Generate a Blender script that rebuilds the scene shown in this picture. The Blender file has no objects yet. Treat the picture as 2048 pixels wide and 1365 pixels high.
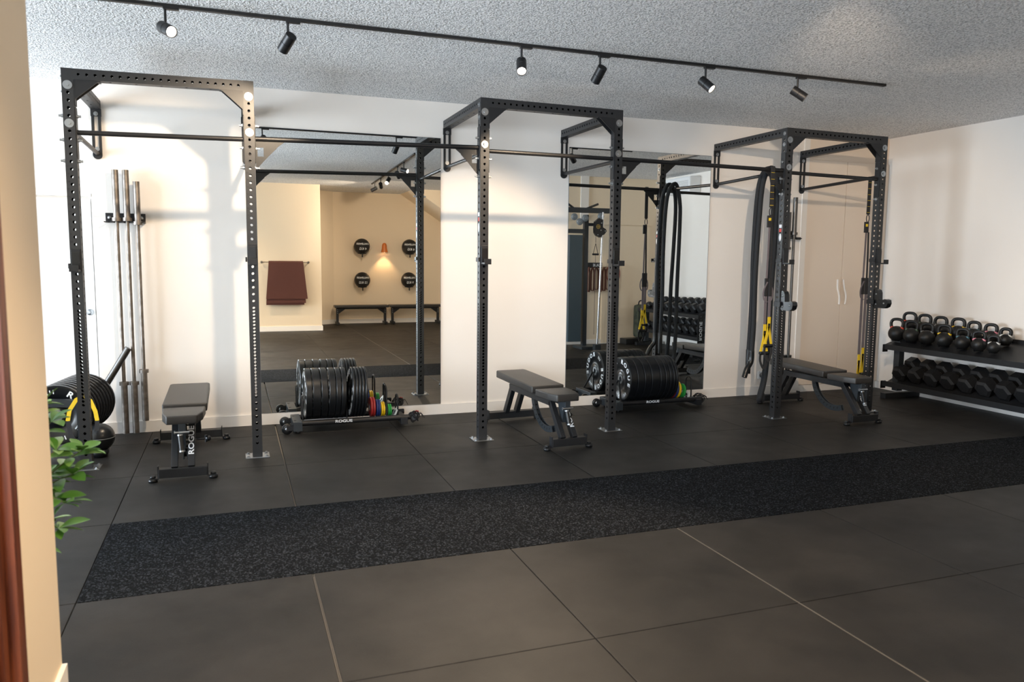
import bpy, bmesh, math, random
from mathutils import Vector, Matrix, Euler
random.seed(7)
PI = math.pi
S = bpy.context.scene
COL = S.collection

# ------------------------------------------------------------------ camera
cam_d = bpy.data.cameras.new('camera'); cam = bpy.data.objects.new('camera', cam_d); COL.objects.link(cam)
cam_d.sensor_width = 36; cam_d.lens = 1537.04 / 2048 * 36; cam_d.clip_start = .05; cam_d.dof.use_dof = True; cam_d.dof.focus_distance = 8.0; cam_d.dof.aperture_fstop = 3.2
Rz, Rx, Ry = Matrix.Rotation(-.3486, 4, 'Z'), Matrix.Rotation(-.1071, 4, 'X'), Matrix.Rotation(-.0101, 4, 'Y')
cam.matrix_world = Matrix.Translation((1.0169, -7.1792, 1.5173)) @ Rz @ Rx @ Ry @ Matrix.Rotation(PI / 2, 4, 'X')
S.camera = cam

# ------------------------------------------------------------------ world, exposure
W = bpy.data.worlds.new('world'); S.world = W; W.use_nodes = True
bg = W.node_tree.nodes['Background']; bg.inputs[0].default_value = (.62, .80, 1.0, 1); bg.inputs[1].default_value = 1.0
S.view_settings.view_transform = 'Standard'; S.view_settings.look = 'None'
S.view_settings.exposure = 0.0; S.view_settings.gamma = 1.0; S.view_settings.use_curve_mapping = False
try:
    S.cycles.use_denoising = True; S.cycles.denoiser = 'OPENIMAGEDENOISE'
    S.cycles.max_bounces = 10; S.cycles.diffuse_bounces = 5; S.cycles.glossy_bounces = 5
    S.cycles.transparent_max_bounces = 8
    S.cycles.sample_clamp_indirect = 6; S.cycles.caustics_reflective = True; S.cycles.caustics_refractive = False
except Exception: pass

def area_light(name, loc, rot, sx, sy, power, col):
    d = bpy.data.lights.new(name, 'AREA'); d.shape = 'RECTANGLE'; d.size = sx; d.size_y = sy; d.energy = power; d.color = col
    o = bpy.data.objects.new(name, d); COL.objects.link(o); o.location = loc; o.rotation_euler = rot
    return o
# daylight through the big window of the left wall
area_light('window_daylight', (-5.30, -2.15, 1.45), (0, -PI / 2 - .22, 0), 2.6, 3.9, 1020, (.78, .89, 1.0))
# side daylight of the hall behind, and the hall's warm ceiling lamps
area_light('hall_daylight', (-5.30, -6.2, 1.5), (0, -PI / 2 - .22, 0), 2.4, 2.6, 520, (.82, .91, 1.0))
area_light('rear_fill_light', (-1.65, -9.45, 1.45), (PI / 2 + .22, 0, 0), 3.7, 2.4, 680, (.82, .91, 1.0))  # added fill through an unseen rear window, evens out the ceiling
SPOT_W, SPOT_T = 125, 60

# ------------------------------------------------------------------ materials
def mat(name, col, rough=.5, metal=0, bump=None, var=None, spec=.5, coat=0, emit=None):
    m = bpy.data.materials.new(name); m.use_nodes = True; nt = m.node_tree; N = nt.nodes; L = nt.links
    b = N['Principled BSDF']; b.inputs['Base Color'].default_value = (*col, 1); b.inputs['Roughness'].default_value = rough
    b.inputs['Metallic'].default_value = metal; b.inputs['Specular IOR Level'].default_value = spec
    if coat: b.inputs['Coat Weight'].default_value = coat
    tc = N.new('ShaderNodeTexCoord')
    if bump:
        sc, st, dist = bump
        n = N.new('ShaderNodeTexNoise'); n.inputs['Scale'].default_value = sc; n.inputs['Detail'].default_value = 4
        L.new(tc.outputs['Object'], n.inputs['Vector'])
        bp = N.new('ShaderNodeBump'); bp.inputs['Strength'].default_value = st; bp.inputs['Distance'].default_value = dist
        L.new(n.outputs['Fac'], bp.inputs['Height']); L.new(bp.outputs['Normal'], b.inputs['Normal'])
    if var:
        sc, c2, lo, hi = var
        n = N.new('ShaderNodeTexNoise'); n.inputs['Scale'].default_value = sc; n.inputs['Detail'].default_value = 6
        L.new(tc.outputs['Object'], n.inputs['Vector'])
        r = N.new('ShaderNodeMapRange'); r.inputs[1].default_value = lo; r.inputs[2].default_value = hi
        L.new(n.outputs['Fac'], r.inputs[0])
        mx = N.new('ShaderNodeMix'); mx.data_type = 'RGBA'; mx.inputs[6].default_value = (*col, 1); mx.inputs[7].default_value = (*c2, 1)
        L.new(r.outputs[0], mx.inputs[0]); L.new(mx.outputs[2], b.inputs['Base Color'])
    if emit:
        b.inputs['Emission Color'].default_value = (*emit[0], 1); b.inputs['Emission Strength'].default_value = emit[1]
    return m
M = {}
M['wall'] = mat('wall_paint', (.85, .81, .76), .75, bump=(260, .12, .002), var=(1.3, (.83, .785, .735), .35, .65), spec=.25)
M['closet'] = mat('closet_paint', (.82, .71, .60), .6, bump=(300, .08, .002), spec=.3)
M['hallwall'] = mat('hall_wall_paint', (.78, .66, .50), .75, bump=(260, .12, .002), spec=.25)
M['white'] = mat('white_trim', (.82, .79, .75), .5, spec=.35, bump=(40, .05, .002))
M['door'] = mat('white_door', (.84, .84, .84), .45, bump=(60, .05, .002))
M['steel_black'] = mat('black_powdercoat', (.012, .013, .015), .45, bump=(900, .25, .0008), spec=.4)
def tube_mat():
    m = mat('perforated_steel_tube', (.017, .018, .020), .45, bump=(900, .25, .0008), spec=.5); nt = m.node_tree; N = nt.nodes; L = nt.links
    b = N['Principled BSDF']; g = N.new('ShaderNodeNewGeometry'); mx = N.new('ShaderNodeMix'); mx.data_type = 'RGBA'
    mx.inputs[6].default_value = (.017, .018, .020, 1); mx.inputs[7].default_value = (.002, .002, .002, 1)
    sp = N.new('ShaderNodeMapRange'); sp.inputs[3].default_value = .5; sp.inputs[4].default_value = .02
    L.new(g.outputs['Backfacing'], mx.inputs[0]); L.new(mx.outputs[2], b.inputs['Base Color'])
    L.new(g.outputs['Backfacing'], sp.inputs[0]); L.new(sp.outputs[0], b.inputs['Specular IOR Level'])
    return m
M['steel_tube'] = tube_mat()   # hollow tube, back faces blackened in colour for the shade inside the holes
M['steel_inner'] = mat('black_powdercoat_matt', (.012, .012, .013), .6, bump=(500, .1, .0008))
M['bar_black'] = mat('black_steel_bar', (.010, .010, .011), .42, bump=(700, .08, .0005), spec=.4)
M['zinc'] = mat('zinc_plated', (.40, .42, .44), .38, 1, bump=(200, .1, .0005))
M['bare_steel'] = mat('worn_bare_steel', (.25, .225, .205), .5, .85, bump=(400, .15, .0006), var=(18, (.17, .15, .13), .4, .6))
M['dark_steel'] = mat('dark_oxide_steel', (.12, .115, .11), .4, .9, bump=(400, .15, .0006))
M['chrome'] = mat('chrome', (.55, .55, .56), .26, 1)
M['vinyl'] = mat('black_vinyl', (.030, .028, .026), .42, bump=(500, .3, .0012), spec=.5)
M['rubber'] = mat('black_rubber', (.006, .007, .0085), .30, bump=(350, .12, .0006), spec=.45)
M['rubber_dull'] = mat('hex_rubber', (.012, .0125, .014), .5, bump=(500, .3, .001), spec=.35)
M['bell'] = mat('cast_iron_coat', (.008, .0085, .009), .46, bump=(600, .35, .001), spec=.4)
M['rope'] = mat('rope_sheath', (.009, .011, .014), .8, bump=(220, .6, .003))
M['strap'] = mat('black_webbing', (.02, .02, .022), .8, bump=(600, .4, .001))
M['strapgrey'] = mat('grey_webbing', (.16, .14, .155), .8, bump=(600, .4, .001))
M['yellow'] = mat('yellow_webbing', (.80, .56, .02), .6, bump=(500, .3, .001))
M['letter'] = mat('white_lettering', (.78, .82, .86), .5, bump=(90, .03, .0005))
M['num'] = mat('engraved_number', (.004, .004, .004), .7, bump=(90, .03, .0005))
M['red'] = mat('red_rubber', (.32, .02, .018), .45, bump=(300, .1, .0008))
M['blue'] = mat('blue_rubber', (.012, .03, .14), .45, bump=(300, .1, .0008))
M['yel_r'] = mat('yellow_rubber', (.78, .50, .01), .45, bump=(300, .1, .0008))
M['green'] = mat('green_rubber', (.02, .30, .05), .45, bump=(300, .1, .0008))
M['white_r'] = mat('white_rubber', (.65, .66, .64), .45, bump=(300, .1, .0008))
M['gray_r'] = mat('grey_paint', (.14, .15, .16), .5, bump=(300, .1, .0008))
M['pink'] = mat('pink_paint', (.70, .25, .32), .5, bump=(300, .1, .0008))
M['orange_r'] = mat('orange_red_paint', (.72, .07, .03), .5, bump=(300, .1, .0008))
M['teal'] = mat('teal_paint', (.05, .14, .18), .5, bump=(300, .1, .0008))
M['dkgreen'] = mat('dark_green_paint', (.05, .09, .05), .5, bump=(300, .1, .0008))
M['maroon'] = mat('maroon_foam', (.085, .025, .017), .8, bump=(300, .4, .002))
M['band'] = mat('brown_latex', (.14, .052, .035), .6, bump=(100, .2, .001))
M['bandred'] = mat('red_brown_latex', (.30, .10, .08), .6, bump=(100, .2, .001))
M['cable'] = mat('machine_steel_paint', (.020, .026, .032), .42, bump=(600, .15, .0006))
M['shroud'] = mat('machine_shroud', (.04, .065, .085), .42, bump=(500, .1, .0006))
M['pulley'] = mat('grey_pulley', (.20, .24, .28), .35, .3, bump=(100, .05, .0006))
M['gold'] = mat('gold_print', (.45, .30, .06), .5, bump=(90, .03, .0005))
M['camo'] = mat('olive_canvas', (.06, .07, .045), .85, bump=(90, .5, .003), var=(9, (.03, .04, .03), .45, .55))
M['orange'] = mat('orange_lamp', (.62, .17, .03), .4, bump=(60, .03, .0005))
M['stem'] = mat('plant_stem', (.13, .17, .05), .6, bump=(60, .3, .001))
M['pot'] = mat('pot_ceramic', (.30, .27, .24), .5, bump=(30, .2, .001))
M['soil'] = mat('potting_soil', (.03, .02, .013), .9, bump=(60, .8, .004))
M['lamp_on'] = mat('lamp_face', (.9, .9, .85), .4, emit=((1, .86, .70), 14))
M['lamp_soft'] = mat('lamp_face_warm', (.9, .85, .7), .4, emit=((1, .70, .38), 12))
M['ac'] = mat('white_plastic', (.78, .80, .82), .35, bump=(60, .03, .0005))
M['seam'] = mat('pale_seam_filler', (.15, .135, .115), .8, bump=(30, .2, .002))
M['subfloor'] = mat('pale_subfloor', (.30, .27, .23), .8, bump=(30, .2, .002))
M['stickerred'] = mat('sticker_red', (.5, .05, .04), .5, bump=(60, .03, .0005))

def mirror_mat():
    m = mat('mirror_silver', (.88, .90, .885), 0.0, 1); return m
M['mirror'] = mirror_mat()

def leaf_mat():
    m = mat('leaf_green', (.085, .22, .03), .38, bump=(40, .2, .001)); nt = m.node_tree; N = nt.nodes; L = nt.links
    b = N['Principled BSDF']
    oi = N.new('ShaderNodeObjectInfo'); r = N.new('ShaderNodeValToRGB')
    e = r.color_ramp.elements; e[0].color = (.045, .14, .02, 1); e[1].color = (.26, .42, .13, 1)
    x = e.new(.5); x.color = (.085, .24, .03, 1)
    L.new(oi.outputs['Random'], r.inputs[0]); L.new(r.outputs[0], b.inputs['Base Color'])
    b.inputs['Subsurface Weight'].default_value = .0
    return m
M['leaf'] = leaf_mat()

def ceiling_mat():
    m = bpy.data.materials.new('popcorn_ceiling'); m.use_nodes = True; nt = m.node_tree; N = nt.nodes; L = nt.links
    b = N['Principled BSDF']; b.inputs['Roughness'].default_value = .9; b.inputs['Specular IOR Level'].default_value = .15
    tc = N.new('ShaderNodeTexCoord')
    n = N.new('ShaderNodeTexNoise'); n.inputs['Scale'].default_value = 64; n.inputs['Detail'].default_value = 3; n.inputs['Roughness'].default_value = .65
    v = N.new('ShaderNodeTexVoronoi'); v.inputs['Scale'].default_value = 85
    L.new(tc.outputs['Object'], n.inputs['Vector']); L.new(tc.outputs['Object'], v.inputs['Vector'])
    mul = N.new('ShaderNodeMath'); mul.operation = 'SUBTRACT'; L.new(n.outputs['Fac'], mul.inputs[0])
    s = N.new('ShaderNodeMath'); s.operation = 'MULTIPLY'; s.inputs[1].default_value = .35; L.new(v.outputs['Distance'], s.inputs[0]); L.new(s.outputs[0], mul.inputs[1])
    bp = N.new('ShaderNodeBump'); bp.inputs['Strength'].default_value = 1.0; bp.inputs['Distance'].default_value = .020
    L.new(mul.outputs[0], bp.inputs['Height']); L.new(bp.outputs['Normal'], b.inputs['Normal'])
    r = N.new('ShaderNodeMapRange'); r.inputs[1].default_value = .20; r.inputs[2].default_value = .36; L.new(mul.outputs[0], r.inputs[0])
    mx = N.new('ShaderNodeMix'); mx.data_type = 'RGBA'; mx.inputs[6].default_value = (.60, .61, .62, 1); mx.inputs[7].default_value = (1, 1, 1, 1)  # shade of the stucco hollows put into the colour, follows the bump height
    L.new(r.outputs[0], mx.inputs[0]); L.new(mx.outputs[2], b.inputs['Base Color'])
    return m
M['ceiling'] = ceiling_mat()

def tile_mat():
    m = bpy.data.materials.new('rubber_floor_tile'); m.use_nodes = True; nt = m.node_tree; N = nt.nodes; L = nt.links
    b = N['Principled BSDF']; b.inputs['Specular IOR Level'].default_value = .25
    tc = N.new('ShaderNodeTexCoord'); oi = N.new('ShaderNodeObjectInfo')
    ad = N.new('ShaderNodeVectorMath'); ad.operation = 'ADD'; L.new(tc.outputs['Object'], ad.inputs[0]); L.new(oi.outputs['Location'], ad.inputs[1])
    n1 = N.new('ShaderNodeTexNoise'); n1.inputs['Scale'].default_value = 1.6; n1.inputs['Detail'].default_value = 7; n1.inputs['Roughness'].default_value = .62
    n2 = N.new('ShaderNodeTexNoise'); n2.inputs['Scale'].default_value = 170; n2.inputs['Detail'].default_value = 3
    n3 = N.new('ShaderNodeTexNoise'); n3.inputs['Scale'].default_value = 5; n3.inputs['Detail'].default_value = 5
    for n in (n1, n2, n3): L.new(ad.outputs[0], n.inputs['Vector'])
    mx = N.new('ShaderNodeMix'); mx.data_type = 'RGBA'; mx.inputs[6].default_value = (.008, .0078, .0076, 1); mx.inputs[7].default_value = (.023, .0215, .020, 1)
    r = N.new('ShaderNodeMapRange'); r.inputs[1].default_value = .35; r.inputs[2].default_value = .68; L.new(n1.outputs['Fac'], r.inputs[0]); L.new(r.outputs[0], mx.inputs[0])
    L.new(mx.outputs[2], b.inputs['Base Color'])
    rr = N.new('ShaderNodeMapRange'); rr.inputs[3].default_value = .46; rr.inputs[4].default_value = .62; L.new(n3.outputs['Fac'], rr.inputs[0]); L.new(rr.outputs[0], b.inputs['Roughness'])
    bp = N.new('ShaderNodeBump'); bp.inputs['Strength'].default_value = .35; bp.inputs['Distance'].default_value = .0015
    L.new(n2.outputs['Fac'], bp.inputs['Height']); L.new(bp.outputs['Normal'], b.inputs['Normal'])
    return m
M['tile'] = tile_mat()

def turf_mat():
    m = bpy.data.materials.new('speckled_runner'); m.use_nodes = True; nt = m.node_tree; N = nt.nodes; L = nt.links
    b = N['Principled BSDF']; b.inputs['Roughness'].default_value = .9; b.inputs['Specular IOR Level'].default_value = .08
    tc = N.new('ShaderNodeTexCoord')
    v = N.new('ShaderNodeTexVoronoi'); v.inputs['Scale'].default_value = 150; L.new(tc.outputs['Object'], v.inputs['Vector'])
    n = N.new('ShaderNodeTexNoise'); n.inputs['Scale'].default_value = 120; n.inputs['Detail'].default_value = 3; L.new(tc.outputs['Object'], n.inputs['Vector'])
    sep = N.new('ShaderNodeSeparateColor'); L.new(v.outputs['Color'], sep.inputs[0])
    r = N.new('ShaderNodeMapRange'); r.inputs[1].default_value = .72; r.inputs[2].default_value = .98; L.new(sep.outputs[0], r.inputs[0])
    mx = N.new('ShaderNodeMix'); mx.data_type = 'RGBA'; mx.inputs[6].default_value = (.0028, .0033, .0042, 1); mx.inputs[7].default_value = (.050, .055, .064, 1)
    L.new(r.outputs[0], mx.inputs[0]); L.new(mx.outputs[2], b.inputs['Base Color'])
    bp = N.new('ShaderNodeBump'); bp.inputs['Strength'].default_value = .9; bp.inputs['Distance'].default_value = .008
    L.new(n.outputs['Fac'], bp.inputs['Height']); L.new(bp.outputs['Normal'], b.inputs['Normal'])
    return m
M['turf'] = turf_mat()

def wood_mat():
    m = bpy.data.materials.new('mahogany_wood'); m.use_nodes = True; nt = m.node_tree; N = nt.nodes; L = nt.links
    b = N['Principled BSDF']; b.inputs['Roughness'].default_value = .38
    tc = N.new('ShaderNodeTexCoord'); mp = N.new('ShaderNodeMapping'); mp.inputs['Scale'].default_value = (22, 22, 1.2)
    n = N.new('ShaderNodeTexNoise'); n.inputs['Scale'].default_value = 2; n.inputs['Detail'].default_value = 6
    L.new(tc.outputs['Object'], mp.inputs[0]); L.new(mp.outputs[0], n.inputs['Vector'])
    mx = N.new('ShaderNodeMix'); mx.data_type = 'RGBA'; mx.inputs[6].default_value = (.055, .013, .006, 1); mx.inputs[7].default_value = (.20, .055, .02, 1)
    r = N.new('ShaderNodeMapRange'); r.inputs[1].default_value = .35; r.inputs[2].default_value = .65; L.new(n.outputs['Fac'], r.inputs[0]); L.new(r.outputs[0], mx.inputs[0])
    L.new(mx.outputs[2], b.inputs['Base Color']); return m
M['wood'] = wood_mat()
def glass_mat():
    m = bpy.data.materials.new('window_glass'); m.use_nodes = True; nt = m.node_tree; N = nt.nodes; L = nt.links
    N.remove(N['Principled BSDF']); t = N.new('ShaderNodeBsdfTransparent'); g = N.new('ShaderNodeBsdfGlossy'); g.inputs['Roughness'].default_value = .02
    f = N.new('ShaderNodeFresnel'); mx = N.new('ShaderNodeMixShader'); L.new(f.outputs[0], mx.inputs[0]); L.new(t.outputs[0], mx.inputs[1]); L.new(g.outputs[0], mx.inputs[2])
    L.new(mx.outputs[0], N['Material Output'].inputs[0]); return m
M['glass'] = glass_mat()

# ------------------------------------------------------------------ mesh helpers
class MB:
    def __init__(s): s.v = []; s.f = []; s.sm = []
    def add(s, vs, fs, smooth=False, mtx=None):
        o = len(s.v)
        for p in vs:
            p = Vector(p); s.v.append(mtx @ p if mtx else p)
        for f in fs: s.f.append([i + o for i in f]); s.sm.append(smooth)
        return s
    def box(s, c, d, rot=None, ch=0):
        x, y, z = d[0] / 2, d[1] / 2, d[2] / 2
        m = Matrix.Translation(c) @ (rot.to_4x4() if rot is not None else Matrix())
        if ch <= 0:
            return s.add([(i * x, j * y, k * z) for i in (-1, 1) for j in (-1, 1) for k in (-1, 1)],
                  [(0, 1, 3, 2), (4, 6, 7, 5), (0, 4, 5, 1), (2, 3, 7, 6), (0, 2, 6, 4), (1, 5, 7, 3)], mtx=m)
        bm = bmesh.new(); bmesh.ops.create_cube(bm, size=1, matrix=Matrix.Diagonal((*d, 1)))
        bmesh.ops.bevel(bm, geom=list(bm.edges), offset=ch, segments=2, profile=.6, affect='EDGES')
        bm.verts.index_update()
        s.add([v.co.copy() for v in bm.verts], [[v.index for v in f.verts] for f in bm.faces], mtx=m); bm.free(); return s
    def box2(s, a, b, ch=0): return s.box([(a[i] + b[i]) / 2 for i in range(3)], [abs(b[i] - a[i]) for i in range(3)], ch=ch)
    def bar(s, p, q, w, h, up=(0, 0, 1), ch=0):   # rectangular bar from p to q, h along up
        p, q = Vector(p), Vector(q); d = (q - p); L = d.length; z = d.normalized(); u = Vector(up); x = u.cross(z)
        if x.length < 1e-4: x = Vector((1, 0, 0)).cross(z)
        x.normalize(); y = z.cross(x)
        R = Matrix((x, y, z)).transposed()
        return s.box((p + q) / 2, (w, h, L), R, ch)
    def tube(s, pts, r, seg=12, cap=True, closed=False, flat=None):
        pts = [Vector(p) for p in pts]; n = len(pts); rings = []; prev = None
        for i, p in enumerate(pts):
            a = pts[i - 1] if (i > 0 or closed) else p; b = pts[(i + 1) % n] if (i < n - 1 or closed) else p
            t = (b - a).normalized()
            if prev is None:
                u = Vector((0, 0, 1)) if abs(t.z) < .9 else Vector((0, 1, 0)); u = (u - t * u.dot(t)).normalized()
            else: u = (prev - t * prev.dot(t)).normalized()
            prev = u; w = t.cross(u); rr = r[i] if isinstance(r, (list, tuple)) else r
            f = flat or 1
            rings.append([p + (u * math.cos(2 * PI * k / seg) + w * math.sin(2 * PI * k / seg) * f) * rr for k in range(seg)])
        vs = [v for rg in rings for v in rg]; fs = []
        for i in range(n if closed else n - 1):
            j = (i + 1) % n
            for k in range(seg): fs.append((i * seg + k, i * seg + (k + 1) % seg, j * seg + (k + 1) % seg, j * seg + k))
        s.add(vs, fs, True)
        if cap and not closed: s.add(rings[0], [list(range(seg))[::-1]]); s.add(rings[-1], [list(range(seg))])
        return s
    def cyl(s, p, q, r, seg=16, r2=None): return s.tube([p, q], [r, r if r2 is None else r2], seg)
    def lathe(s, prof, seg=24, mtx=None, smooth=True, sharp=False):   # profile (r, z), around z; open ends are capped when r>0
        if sharp:
            for a, b in zip(prof, prof[1:]): s.lathe([a, b], seg, mtx, smooth)
            return s
        vs = []; fs = []; n = len(prof)
        for r, z in prof:
            for k in range(seg): vs.append((r * math.cos(2 * PI * k / seg), r * math.sin(2 * PI * k / seg), z))
        for i in range(n - 1):
            for k in range(seg): fs.append((i * seg + k, i * seg + (k + 1) % seg, (i + 1) * seg + (k + 1) % seg, (i + 1) * seg + k))
        return s.add(vs, fs, smooth, mtx)
    def sphere(s, c, r, seg=20, rings=12, sc=(1, 1, 1)):
        m = Matrix.Translation(c) @ Matrix.Diagonal((*sc, 1))
        return s.lathe([(max(1e-4, r * math.sin(PI * i / rings)), -r * math.cos(PI * i / rings)) for i in range(rings + 1)], seg, m)
    def prism(s, poly, t0, t1, plane='xz', hole=None):   # polygon in a plane, extruded along the third axis
        def P(a, b, t): return {'xz': (a, t, b), 'yz': (t, a, b), 'xy': (a, b, t)}[plane]
        n = len(poly)
        vs = [P(a, b, t0) for a, b in poly] + [P(a, b, t1) for a, b in poly]
        return s.add(vs, [list(range(n))[::-1], list(range(n, 2 * n))] + [(i, (i + 1) % n, n + (i + 1) % n, n + i) for i in range(n)])
    def mesh(s, me, mtx=None): return s.add([v.co for v in me.vertices], [list(p.vertices) for p in me.polygons], False, mtx)
    def data(s, name, m):
        me = bpy.data.meshes.new(name); me.from_pydata([tuple(v) for v in s.v], [], s.f); me.materials.append(M[m])
        me.polygons.foreach_set('use_smooth', s.sm); me.validate(); me.update()
        bm = bmesh.new(); bm.from_mesh(me); bmesh.ops.recalc_face_normals(bm, faces=bm.faces); bm.to_mesh(me); bm.free()
        return me
    def build(s, name, m, parent=None, loc=None, rot=None, **kw): return place(s.data(name, m), name, parent, loc, rot, **kw)

def place(me, name, parent=None, loc=None, rot=None, label=None, cat=None, group=None, kind=None, scale=None):
    o = bpy.data.objects.new(name, me); COL.objects.link(o)
    if parent: o.parent = parent
    if loc is not None: o.location = loc
    if rot is not None: o.rotation_euler = rot
    if scale is not None: o.scale = scale
    tag(o, label, cat, group, kind); return o
def tag(o, label=None, cat=None, group=None, kind=None):
    if label: o['label'] = label
    if cat: o['category'] = cat
    if group: o['group'] = group
    if kind: o['kind'] = kind
    return o
def thing(name, label, cat, loc=(0, 0, 0), rot=(0, 0, 0), group=None): return place(None, name, None, loc, rot, label, cat, group)
def copy_tree(o, parent=None):
    c = o.copy(); COL.objects.link(c); c.parent = parent
    for ch in [x for x in KIDS.get(o.name, [])]: copy_tree(ch, c)
    return c
KIDS = {}
def index_kids():
    KIDS.clear()
    for x in bpy.data.objects:
        if x.parent: KIDS.setdefault(x.parent.name, []).append(x)
def struct(o): o['kind'] = 'structure'; return o

# text meshes (built-in font), all made first while the scene is small
_txt = {}
def text(s, size=1, ext=.0, bold=.0, align='CENTER', sx=1.0):
    k = (s, size, ext, bold, align, sx)
    if k in _txt: return _txt[k]
    c = bpy.data.curves.new('t', 'FONT'); c.body = s; c.size = size; c.extrude = ext; c.offset = bold; c.align_x = align; c.align_y = 'CENTER'; c.resolution_u = 3
    o = bpy.data.objects.new('t', c); COL.objects.link(o)
    dg = bpy.context.evaluated_depsgraph_get(); me = bpy.data.meshes.new_from_object(o.evaluated_get(dg))
    bpy.data.objects.remove(o); 
    for v in me.vertices: v.co.x *= sx
    _txt[k] = me; return me
for ch in 'ROGUE': text(ch, .062, .0006, .0018, 'CENTER', 1.15)
for i in range(1, 21): text(str(i), .016, .0004)
for a in [('ROGUE', .05, .0006, .001, 'CENTER', 1.3), ('ROGUE', .062, .0006, .001, 'CENTER', 1.3), ('CHALLENGER', .052, .0006, .001, 'CENTER', 1.0),
          ('4 KG', .07, .0006, .0015, 'CENTER', 1.1), ('6 KG', .07, .0006, .0015, 'CENTER', 1.1), ('12 KG', .07, .0006, .0015, 'CENTER', 1.1), ('9 KG', .07, .0006, .0015, 'CENTER', 1.1),
          ('ROGUE', .11, .001, .002, 'CENTER', 1.3), ('ROGUE', .034, .0006, .0006, 'CENTER', 1.3), ('TRX', .028, .0006, .0006, 'CENTER', 1.1)]: text(*a)

ZC = 2.965          # ceiling height
XR = 8.35           # right wall
# ------------------------------------------------------------------ structure
def wallbox(name, a, b, m): return struct(MB().box2(a, b).build(name, m))
T = .12
wallbox('wall_back', (-.05, 0, 0), (7.10, T + .3, ZC), 'wall')
wallbox('wall_back_closet', (7.10, .02, 0), (XR, T + .3, ZC), 'closet')
wallbox('wall_recess', (-5.0, .32, 0), (-.05, .42, ZC), 'wall')
wallbox('wall_right', (XR, -5.42, 0), (XR + T, .42, ZC), 'wall')
wallbox('wall_rear_right', (6.2, -5.42, 0), (XR, -5.30, ZC), 'hallwall')
wallbox('wall_rear_side', (6.2, -10.72, 0), (6.32, -5.42, ZC), 'hallwall')
wallbox('wall_rear', (2.9, -10.72, 0), (6.2, -10.60, ZC), 'hallwall')
wallbox('wall_towel', (.35, -10.3, 0), (2.73, -9.03, ZC), 'hallwall')
wallbox('wall_hall_rear', (-5.0, -9.33, 0), (-3.65, -9.03, ZC), 'hallwall'); wallbox('wall_hall_lintel', (-3.65, -9.33, 2.72), (.35, -9.03, ZC), 'hallwall'); wallbox('wall_hall_sill', (-3.65, -9.33, 0), (.35, -9.03, .15), 'hallwall')  # rear wall left open around the added fill window
f = MB()
for x in (-3.62, -1.65, .32): f.box((x, -9.18, 1.435), (.06, .07, 2.57))
for z in (.18, 2.69): f.box((-1.65, -9.18, z), (4.0, .068, .06))
w = struct(f.build('window_3', 'dark_steel'))  # unseen window, added as the opening for the rear fill light
for x0_ in (-3.59, -1.62): MB().box2((x0_, -9.185, .21), (x0_ + 1.91, -9.175, 2.66)).build('pane', 'glass', w)
r_ = MB(); r_.prism([(2.55, -10.2), (2.55, -10.9), (3.17, -10.9), (3.17, -10.60)], 0, ZC, 'xy'); struct(r_.build('wall_rear_corner', 'hallwall'))
# left wall with its big window
wl = struct(MB().box2((-5.12, -10.3, 0), (-5, -9.03, ZC)).build('wall_left', 'wall'))
for a, b in (((-5.12, -9.1, 0), (-5, -8.85, ZC)), ((-5.12, -7.6, 2.75), (-5, -4.9, ZC)), ((-5.12, -7.6, 0), (-5, -4.9, .15)), ((-5.12, -8.85, 0), (-5, -7.6, ZC)), ((-5.12, -4.9, 0), (-5, -4.15, ZC)),
             ((-5.12, -4.15, 2.78), (-5, -.15, ZC)), ((-5.12, -4.15, 0), (-5, -.15, .12)), ((-5.12, -.15, 0), (-5, .42, ZC))):
    MB().box2(a, b).build('wall_section', 'wall', wl)
for n, (y0, y1, z0, z1) in enumerate([(-4.15, -.15, .12, 2.78), (-7.6, -4.9, .15, 2.75)]):
    k = 3
    f = MB()
    for y in [y0 + .03 + (y1 - y0 - .06) * i / k for i in range(k + 1)]: f.box((-5.06, y, (z0 + z1) / 2), (.07, .06, z1 - z0))
    for z in (z0 + .03, z1 - .03): f.box((-5.06, (y0 + y1) / 2, z), (.068, y1 - y0, .06))
    w = struct(f.build('window_%d' % (n + 1), 'dark_steel'))
    for i in range(k):
        a = y0 + .06 + (y1 - y0 - .06) * i / k; b = a + (y1 - y0 - .06) / k - .06
        MB().box2((-5.065, a, z0 + .06), (-5.055, b, z1 - .06)).build('pane', 'glass', w)
# wall stub between hall and gym: its long face turns to the camera, wooden door casing in front
wallbox('wall_partition', (-5.0, -4.73, 0), (.42, -4.25, ZC), 'hallwall')
c = MB()
c.box2((.30, -4.80, 0), (.432, -4.73, ZC)); c.box2((.30, -4.835, 0), (.442, -4.80, ZC)); c.box2((.30, -4.90, 0), (.418, -4.835, ZC)); c.box2((.30, -5.0, 0), (.405, -4.90, ZC))
struct(c.build('trim_1', 'wood')); 
MBp = MB(); MBp.box2((.42, -4.73, 0), (.436, -4.248, .09)); struct(MBp.build('baseboard_partition', 'white'))
# ceiling
cg = MB(); cg.box2((-5.12, -10.9, ZC), (XR + T, .42, ZC + .1)); struct(cg.build('ceiling', 'ceiling'))
sf = MB(); sf.prism([(4.70, ZC), (6.2, 2.0), (6.2, ZC)], -10.6, -9.2, 'xz'); struct(sf.build('ceiling_soffit', 'hallwall'))
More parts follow.
